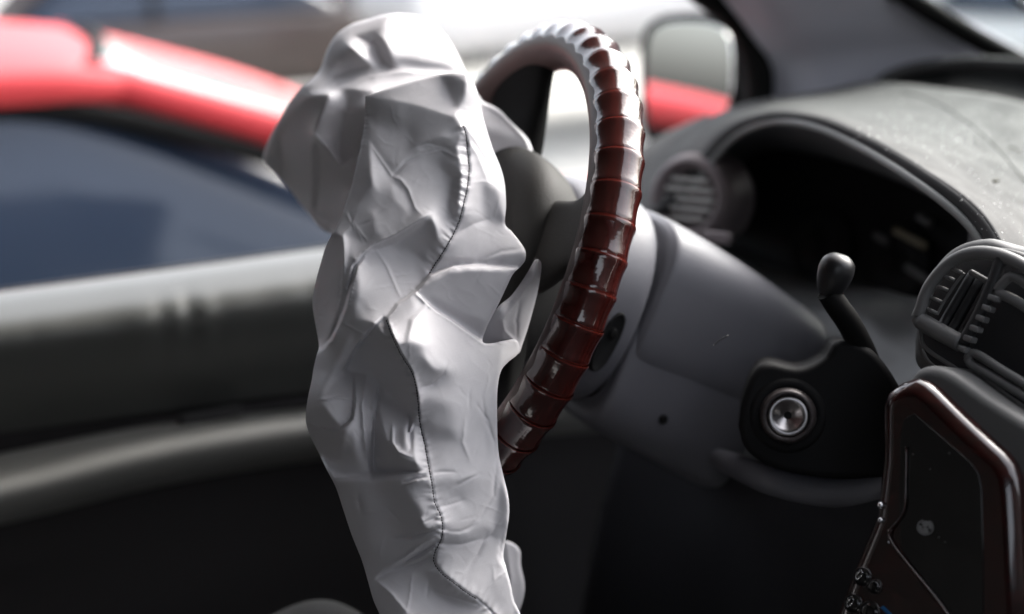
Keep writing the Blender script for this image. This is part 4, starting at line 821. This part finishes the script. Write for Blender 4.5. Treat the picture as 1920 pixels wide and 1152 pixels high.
# vertical tubes under it
r.F(.05, .15, 3, [(650, 700), (660, 706), (658, 745), (625, 742), (604, 748), (630, 718)])
r.S(.8, 3.5, [(600, 750), (615, 748), (632, 744), (655, 748)])
r.F(-.5, -.5, 3, [(578, 785), (602, 756), (640, 800), (620, 810), (602, 804), (574, 800)])
r.F(.0, -.1, 3, [(606, 756), (640, 758), (650, 790), (634, 795)])
r.S(-1.0, 4, [(662, 708), (664, 750), (660, 785), (640, 802), (618, 806)])
r.S(.7, 4, [(577, 792), (595, 802), (615, 808), (632, 806)])
r.F(-.75, -.55, 4, [(580, 798), (612, 812), (640, 808), (652, 800), (648, 835), (636, 862), (624, 866), (596, 850), (582, 822)])
r.F(.25, .1, 5, [(668, 700), (700, 706), (708, 722), (694, 760), (692, 800), (696, 890), (684, 884), (660, 868), (648, 868), (646, 830), (660, 790)])
r.F(-.2, -.1, 5, [(648, 830), (662, 800), (668, 850), (688, 884), (650, 890), (632, 888)])
r.S(.6, 9, [(686, 710), (680, 760), (684, 820), (692, 885)])
r.F(-.85, -.4, 3, [(706, 730), (722, 728), (714, 780), (722, 820), (740, 850), (770, 868), (790, 872), (796, 886), (700, 888), (697, 800)])
r.F(.05, -.1, 4, [(704, 752), (720, 745), (752, 760), (756, 790), (738, 830), (728, 835), (718, 800)])
r.S(.75, 4, [(736, 800), (736, 830), (748, 848), (770, 856)])
r.S(-1.2, 5, [(770, 770), (766, 810), (766, 838)])
r.F(.45, .25, 2.5, [(774, 800), (786, 790), (796, 830), (803, 884), (786, 882), (778, 850)])
r.F(-.6, -.5, 4, [(725, 728), (774, 725), (782, 770), (768, 800), (760, 760), (735, 745)])
# horizontal ridge and big lower-left sheet
r.F(-.32, -.22, 4, [(628, 904), (700, 902), (806, 898), (816, 950), (828, 988), (822, 1004), (772, 1018), (735, 1050), (704, 1088), (676, 1100), (640, 1010), (600, 880)])
r.F(.0, .35, 2.5, [(630, 888), (696, 888), (804, 884), (806, 894), (750, 898), (640, 902)])
r.S(.5, 3.5, [(630, 896), (700, 890), (800, 886)], taper=False)
r.F(.2, .5, 1.5, [(600, 853), (623, 868), (638, 862), (626, 885), (630, 897), (615, 880)])
r.S(-1.1, 3, [(757, 906), (780, 899), (806, 895)])
r.F(.0, .05, 5, [(755, 912), (806, 902), (818, 950), (796, 965), (775, 940)])
r.F(-.1, -.05, 10, [(690, 930), (740, 930), (740, 1000), (700, 1040), (680, 1000)])
r.S(-.3, 8, [(672, 935), (676, 960)])
r.F(.35, .5, 2, [(790, 972), (816, 956), (822, 966), (795, 984)]); r.F(.35, .5, 2, [(796, 988), (824, 972), (828, 986), (800, 992)])
r.S(-.8, 3, [(790, 982), (808, 974), (822, 966)])
for L, A_, W_ in (([(830, 988), (805, 998), (775, 1006), (745, 1010)], -.9, 5), ([(828, 1000), (790, 1020), (760, 1045), (735, 1058)], .75, 4), ([(829, 1008), (790, 1034), (760, 1052), (728, 1070), (704, 1086)], -1.0, 5), ([(822, 1022), (795, 1042), (765, 1058)], .7, 4), ([(818, 1040), (780, 1058), (740, 1070), (706, 1086)], -.8, 6)): r.S(A_, W_, L)
# bottom-left bright sheet
r.F(.1, .25, 4, [(704, 1088), (740, 1072), (790, 1060), (814, 1052), (830, 1078), (876, 1114), (940, 1165), (960, 1200), (760, 1200)])
r.F(-.5, .1, 5, [(676, 1060), (702, 1088), (760, 1150), (770, 1200), (720, 1200), (690, 1110)])
r.F(-.35, -.35, 5, [(800, 1075), (830, 1080), (880, 1118), (900, 1140), (850, 1130), (815, 1115)])
r.S(.35, 3, [(772, 1080), (768, 1120), (762, 1148)]); r.S(-.35, 4, [(805, 1085), (800, 1120)]); r.S(-.5, 6, [(825, 1112), (860, 1122), (900, 1135)])
r.S(.5, 5, [(704, 1086), (735, 1115), (765, 1150)])
# right of the upper seam
r.F(.6, .3, 3, [(878, 136), (900, 160), (930, 280), (955, 350), (955, 425), (946, 440), (860, 440), (872, 385), (881, 318), (877, 255), (866, 236), (850, 216), (872, 190)])
r.F(.35, .2, 3, [(862, 410), (900, 400), (950, 425), (990, 470), (985, 495), (960, 505), (890, 498), (806, 515), (835, 468)])
r.F(.05, -.15, 5, [(905, 345), (945, 355), (952, 420), (905, 412)])
r.F(.75, .35, 4, [(930, 320), (950, 350), (952, 420), (944, 410)])
r.F(.05, -.3, 3, [(818, 500), (850, 484), (900, 488), (985, 472), (984, 490), (968, 505), (890, 498), (850, 500), (806, 516)])
r.S(.3, 8, [(868, 250), (895, 290), (915, 340)]); r.S(-.25, 9, [(850, 440), (890, 420), (915, 412)]); r.S(.3, 5, [(862, 220), (890, 262), (915, 300)])
r.S(-.3, 5, [(900, 488), (940, 472), (980, 466)])
# underside sheet under the upper edge
r.drop(-30, [(806, 516), (850, 503), (890, 500), (975, 505), (925, 592), (905, 642), (850, 602), (800, 568), (783, 548)], 2)
r.F(.18, -.12, 3, [(784, 545), (806, 516), (850, 500), (890, 497), (978, 504), (950, 540), (925, 592), (905, 642), (880, 622), (850, 602), (802, 570)])
r.F(.3, .7, 3, [(778, 548), (806, 514), (850, 498), (900, 495), (972, 503), (940, 508), (880, 506), (840, 512), (806, 530)])
r.F(-.05, -.45, 5, [(800, 570), (850, 595), (890, 618), (905, 640), (905, 600), (860, 590), (810, 555)])
# near lobe
r.F(.38, .26, 3, [(724, 596), (744, 568), (780, 546), (800, 570), (850, 602), (905, 640), (975, 640), (972, 668), (938, 700), (905, 750), (865, 820), (830, 870), (808, 892), (796, 830), (787, 790), (783, 745), (776, 708), (750, 662)])
r.F(-.05, .15, 6, [(728, 600), (745, 572), (775, 556), (780, 590), (770, 625), (745, 640)])
r.F(-.1, -.55, 6, [(745, 640), (775, 640), (800, 650), (796, 668), (818, 692), (838, 690), (838, 704), (812, 724), (786, 728), (776, 706), (752, 668)])
r.S(-.5, 5, [(838, 684), (832, 702), (812, 720), (788, 728)])
r.F(.3, .15, 3, [(802, 652), (812, 662), (826, 690), (812, 690), (798, 668)])
r.F(.15, .0, 8, [(790, 740), (850, 760), (852, 800), (828, 870), (810, 892), (800, 850), (790, 800)])
r.F(.0, -.25, 6, [(800, 795), (855, 808), (852, 826), (800, 822)])
r.F(.7, .15, 3, [(940, 650), (975, 645), (974, 665), (948, 685), (938, 680)])
r.S(.6, 5, [(778, 548), (800, 570), (850, 601), (905, 641), (940, 642)], taper=False)
# lower right flank
r.F(.35, .12, 3, [(938, 700), (932, 760), (934, 840), (955, 930), (958, 965), (944, 1040), (975, 1200), (945, 1175), (896, 1124), (850, 1092), (816, 1056), (818, 1034), (830, 1008), (828, 980), (815, 940), (808, 896), (832, 870), (866, 820), (905, 750)])
r.F(.55, .35, 2.5, [(858, 902), (880, 870), (898, 812), (908, 800), (912, 850), (896, 890)])
r.F(-.1, -.35, 2, [(818, 940), (858, 904), (894, 890), (850, 920), (822, 944)])
r.F(.0, -.1, 4, [(812, 900), (850, 896), (850, 906), (820, 934)])
r.F(.45, .45, 3, [(822, 950), (860, 930), (872, 946), (842, 982), (830, 980)])
r.S(-.5, 3, [(822, 952), (850, 945), (868, 938)]); r.S(-.55, 3.5, [(855, 912), (875, 900), (896, 890)]); r.S(-.5, 4, [(812, 888), (832, 884), (852, 886)])
r.S(-.35, 4, [(905, 750), (910, 790), (928, 830), (928, 850)]); r.S(-.4, 3.5, [(895, 760), (916, 790), (926, 830)])
r.S(-.35, 4, [(932, 860), (925, 930), (900, 970), (870, 1000)]); r.S(.35, 5, [(872, 790), (868, 830), (880, 860)])
r.F(-.1, -.1, 3, [(940, 900), (952, 940), (950, 985), (930, 1010), (918, 1005), (932, 960)])
r.F(.0, -.2, 5, [(835, 1000), (880, 1000), (915, 985), (932, 1000), (900, 1012), (860, 1026), (835, 1024)])
r.S(-.4, 4, [(832, 995), (862, 998), (890, 985)]); r.S(-.35, 4, [(832, 1020), (860, 1022), (905, 1010)])
r.S(-.5, 6, [(910, 1008), (895, 1040), (878, 1065)]); r.S(-.45, 4, [(934, 980), (920, 1005), (905, 1014)])
r.F(.75, .35, 2, [(942, 1010), (946, 1040), (952, 1068), (936, 1058), (938, 1030)])
r.S(-.5, 3, [(940, 1012), (936, 1045)]); r.S(.45, 2.5, [(952, 1068), (930, 1086), (912, 1108)])
r.F(.25, .0, 5, [(918, 1100), (950, 1072), (962, 1120), (968, 1180), (935, 1150)])
r.step_edge(16, [(803, 405), (772, 424), (740, 443), (700, 461), (680, 477), (662, 500), (650, 540)], -1)
r.step_edge(26, [(684, 480), (668, 500), (657, 540), (648, 575), (636, 606), (622, 635), (606, 655)], 1)
r.step_edge(20, [(722, 600), (745, 570), (780, 546), (806, 516), (850, 500), (890, 497), (978, 503)], -1)
r.step_edge(22, [(782, 550), (815, 580), (850, 602), (905, 642), (930, 645)], -1)
r.step_edge(18, [(716, 598), (690, 625), (670, 650), (652, 680), (644, 698)], -1)
r.step_edge(14, [(722, 597), (736, 632), (752, 665), (770, 694), (780, 730), (785, 775)], 1)
r.step_edge(12, [(694, 889), (740, 888), (800, 885)], -1, 4)
r.step_edge(9, [(708, 722), (700, 790), (697, 888)], -1, 5)
r.step_edge(12, [(641, 436), (643, 500), (638, 560), (628, 596)], 1, 4)
r.step_edge(8, [(664, 706), (665, 750), (660, 785), (640, 803), (610, 806)], 1, 4)
r.step_edge(8, [(757, 907), (780, 899), (806, 895)], -1, 3)
r.step_edge(9, [(828, 1010), (790, 1034), (760, 1052), (728, 1070), (702, 1087)], -1, 4)
r.step_edge(7, [(776, 792), (768, 815), (768, 842)], -1, 4)
r.step_edge(6, [(800, 570), (770, 600), (760, 640)], 1, 8)
r.ripple(.42, 15, seam1, 12, side=1, seed=2, both=.06); r.ripple(.3, 24, seam1, 23, side=1, seed=12, both=.1); r.ripple(.4, 12, seam2, 13, side=1, seed=4, both=.5)
r.S(-.9, 2.6, seam1, taper=False); r.S(-.8, 2.4, seam2, taper=False)
r.ripple(.5, 7, [(686, 182), (684, 210), (680, 240), (676, 275)], 7, side=-1, seed=9, both=1)
rw = np.random.default_rng(21)
for _ in range(90):
    cu, cv2, an, ln2 = rw.uniform(590, 960), rw.uniform(190, 1140), rw.uniform(0, math.pi), rw.uniform(14, 52); bd = rw.normal()*6
    dx, dy = math.cos(an)*ln2/2, math.sin(an)*ln2/2
    r.S(rw.choice([-1, 1])*rw.uniform(.08, .24), rw.uniform(1.8, 3.5), [(cu-dx, cv2-dy), (cu-dy/ln2*bd, cv2+dx/ln2*bd), (cu+dx, cv2+dy)])
amp_ = 1+.75*blur(poly_mask(r.U, r.V, [(560, 620), (690, 610), (735, 600), (790, 760), (806, 900), (835, 990), (800, 1070), (640, 1060), (560, 850)]).astype(float), 8)
r.a *= amp_; r.b *= amp_
r.gain = 1.75
r.solve(130, 700)
def DM(u, v):
    t = np.clip((v-200)/700, 0, 1); return 1.045-.04*t*t*(3-2*t)+0*u
B(r.build('front_panel', DM, M['nylon'], None, R=4.5, thick=.05, noise=(.55, 44), edge=.9))
# black stitching laid along both seams
def stitches(line, skip=()):
    L = catmull(line, 400); s = np.r_[0, np.cumsum(np.hypot(*np.diff(L, axis=0).T))]; V, fs = [], []; t = 0
    while t < s[-1]-5:
        a = [np.interp(t, s, L[:, 0]), np.interp(t, s, L[:, 1])]; b = [np.interp(t+4.2, s, L[:, 0]), np.interp(t+4.2, s, L[:, 1])]
        jt = RNG.normal()*.25
        pa = P(a[0]+jt, a[1], r.depth(*a)-.0006); pb = P(b[0]+jt, b[1], r.depth(*b)-.0006); ax = pb-pa; ax = ax/np.linalg.norm(ax); x = np.cross(ax, CD); x /= np.linalg.norm(x); y = np.cross(ax, x)
        for q, rr in ((pa, .0002), (pa*.75+pb*.25-CD*.0003, .00042), (pa*.25+pb*.75-CD*.0003, .00042), (pb, .0002)):
            V += list(sring(q, x*rr, y*rr, 2, 6))
        b0 = len(V)-24; fs += [tuple(b0+k for k in f) for f in grid_faces(6, 4, True)]
        t += 5.3
    return V, fs
for ln_ in (seam1, seam2[:-2]):
    v_, f_ = stitches(ln_); o = B(mesh_obj('seam_stitching', v_, f_, M['thread'])); o['kind'] = 'stuff'

# ------------------------------------------------------------------ dust on the hood top, hood seam, crumb and twig
bpy.context.view_layer.update()
DG = bpy.context.evaluated_depsgraph_get()
hood = [o for o in dash.children if o.name == 'hood'][0]
def on_hood(u, v):
    R_ = ray(u, v); ok, loc, nr, _ = hood.evaluated_get(DG).ray_cast(Vector(EYE-np.array(dash.location)+np.array(dash.location)), Vector(R_))
    return (np.array(loc), np.array(nr)) if ok else (None, None)
pts = []
for (u, v) in catmull([q[:2] for q in seamp], 50):
    p, n_ = on_hood(u, v)
    if p is not None: pts.append(p)
if len(pts) > 5: D(tube('hood_seam', pts, .0009, M['darker'], n=80, k=6))
V, fs = [], []
def fleck(u, v, rr):
    p, n_ = on_hood(u, v)
    if p is None: return
    if n_ @ (EYE-p) < 0: n_ = -n_
    a = np.cross(n_, [.3, .5, .8]); a /= np.linalg.norm(a); b = np.cross(n_, a); k0 = len(V)
    for i in range(5):
        t = i*2*math.pi/5+RNG.random(); q = rr*(.5+.8*RNG.random()); V.append(p+n_*.0002+a*q*math.cos(t)+b*q*math.sin(t)*.7)
    V.append(p+n_*(rr*.7)); fs.extend([(k0+i, k0+(i+1) % 5, k0+5) for i in range(5)])
for i in range(900):
    c_ = random.choice([(1760, 260, 90, 45), (1850, 320, 70, 60), (1680, 245, 60, 30), (1790, 240, 60, 30), (1880, 380, 50, 60)])
    fleck(c_[0]+RNG.normal()*c_[2]*.7, c_[1]+RNG.normal()*c_[3]*.7, .0003+.0012*RNG.random()**4)
ds = mesh_obj('dust', V, fs, M['dust'], smooth=False); ds['kind'] = 'stuff'
p, n_ = on_hood(1864, 342)
if p is not None:
    tag(rings('crumb', [sring(p+n_*.0012+np.array([x*.001, 0, 0]), np.array([0, .0005+.0020*q, .0]), n_*(.0004+.0012*q), 2, 8) for x, q in ((-3, 0), (-2, .8), (0, 1), (1.4, .6), (2.6, .9), (3.4, 0))], M['crumb'], n=12), 'small olive brown crumb lying on the dusty hood top', 'crumb')
p1, _ = on_hood(1890, 279); p2, _ = on_hood(1912, 287); p3, _ = on_hood(1905, 280)
if p1 is not None and p2 is not None: tag(tube('twig', [p1+[0, 0, .001], (p1+p2)/2+[0, 0, .003], p2+[0, 0, .001]], .0006, M['crumb'], n=10, k=6), 'tiny dark twig lying across the seam on the hood top', 'twig')
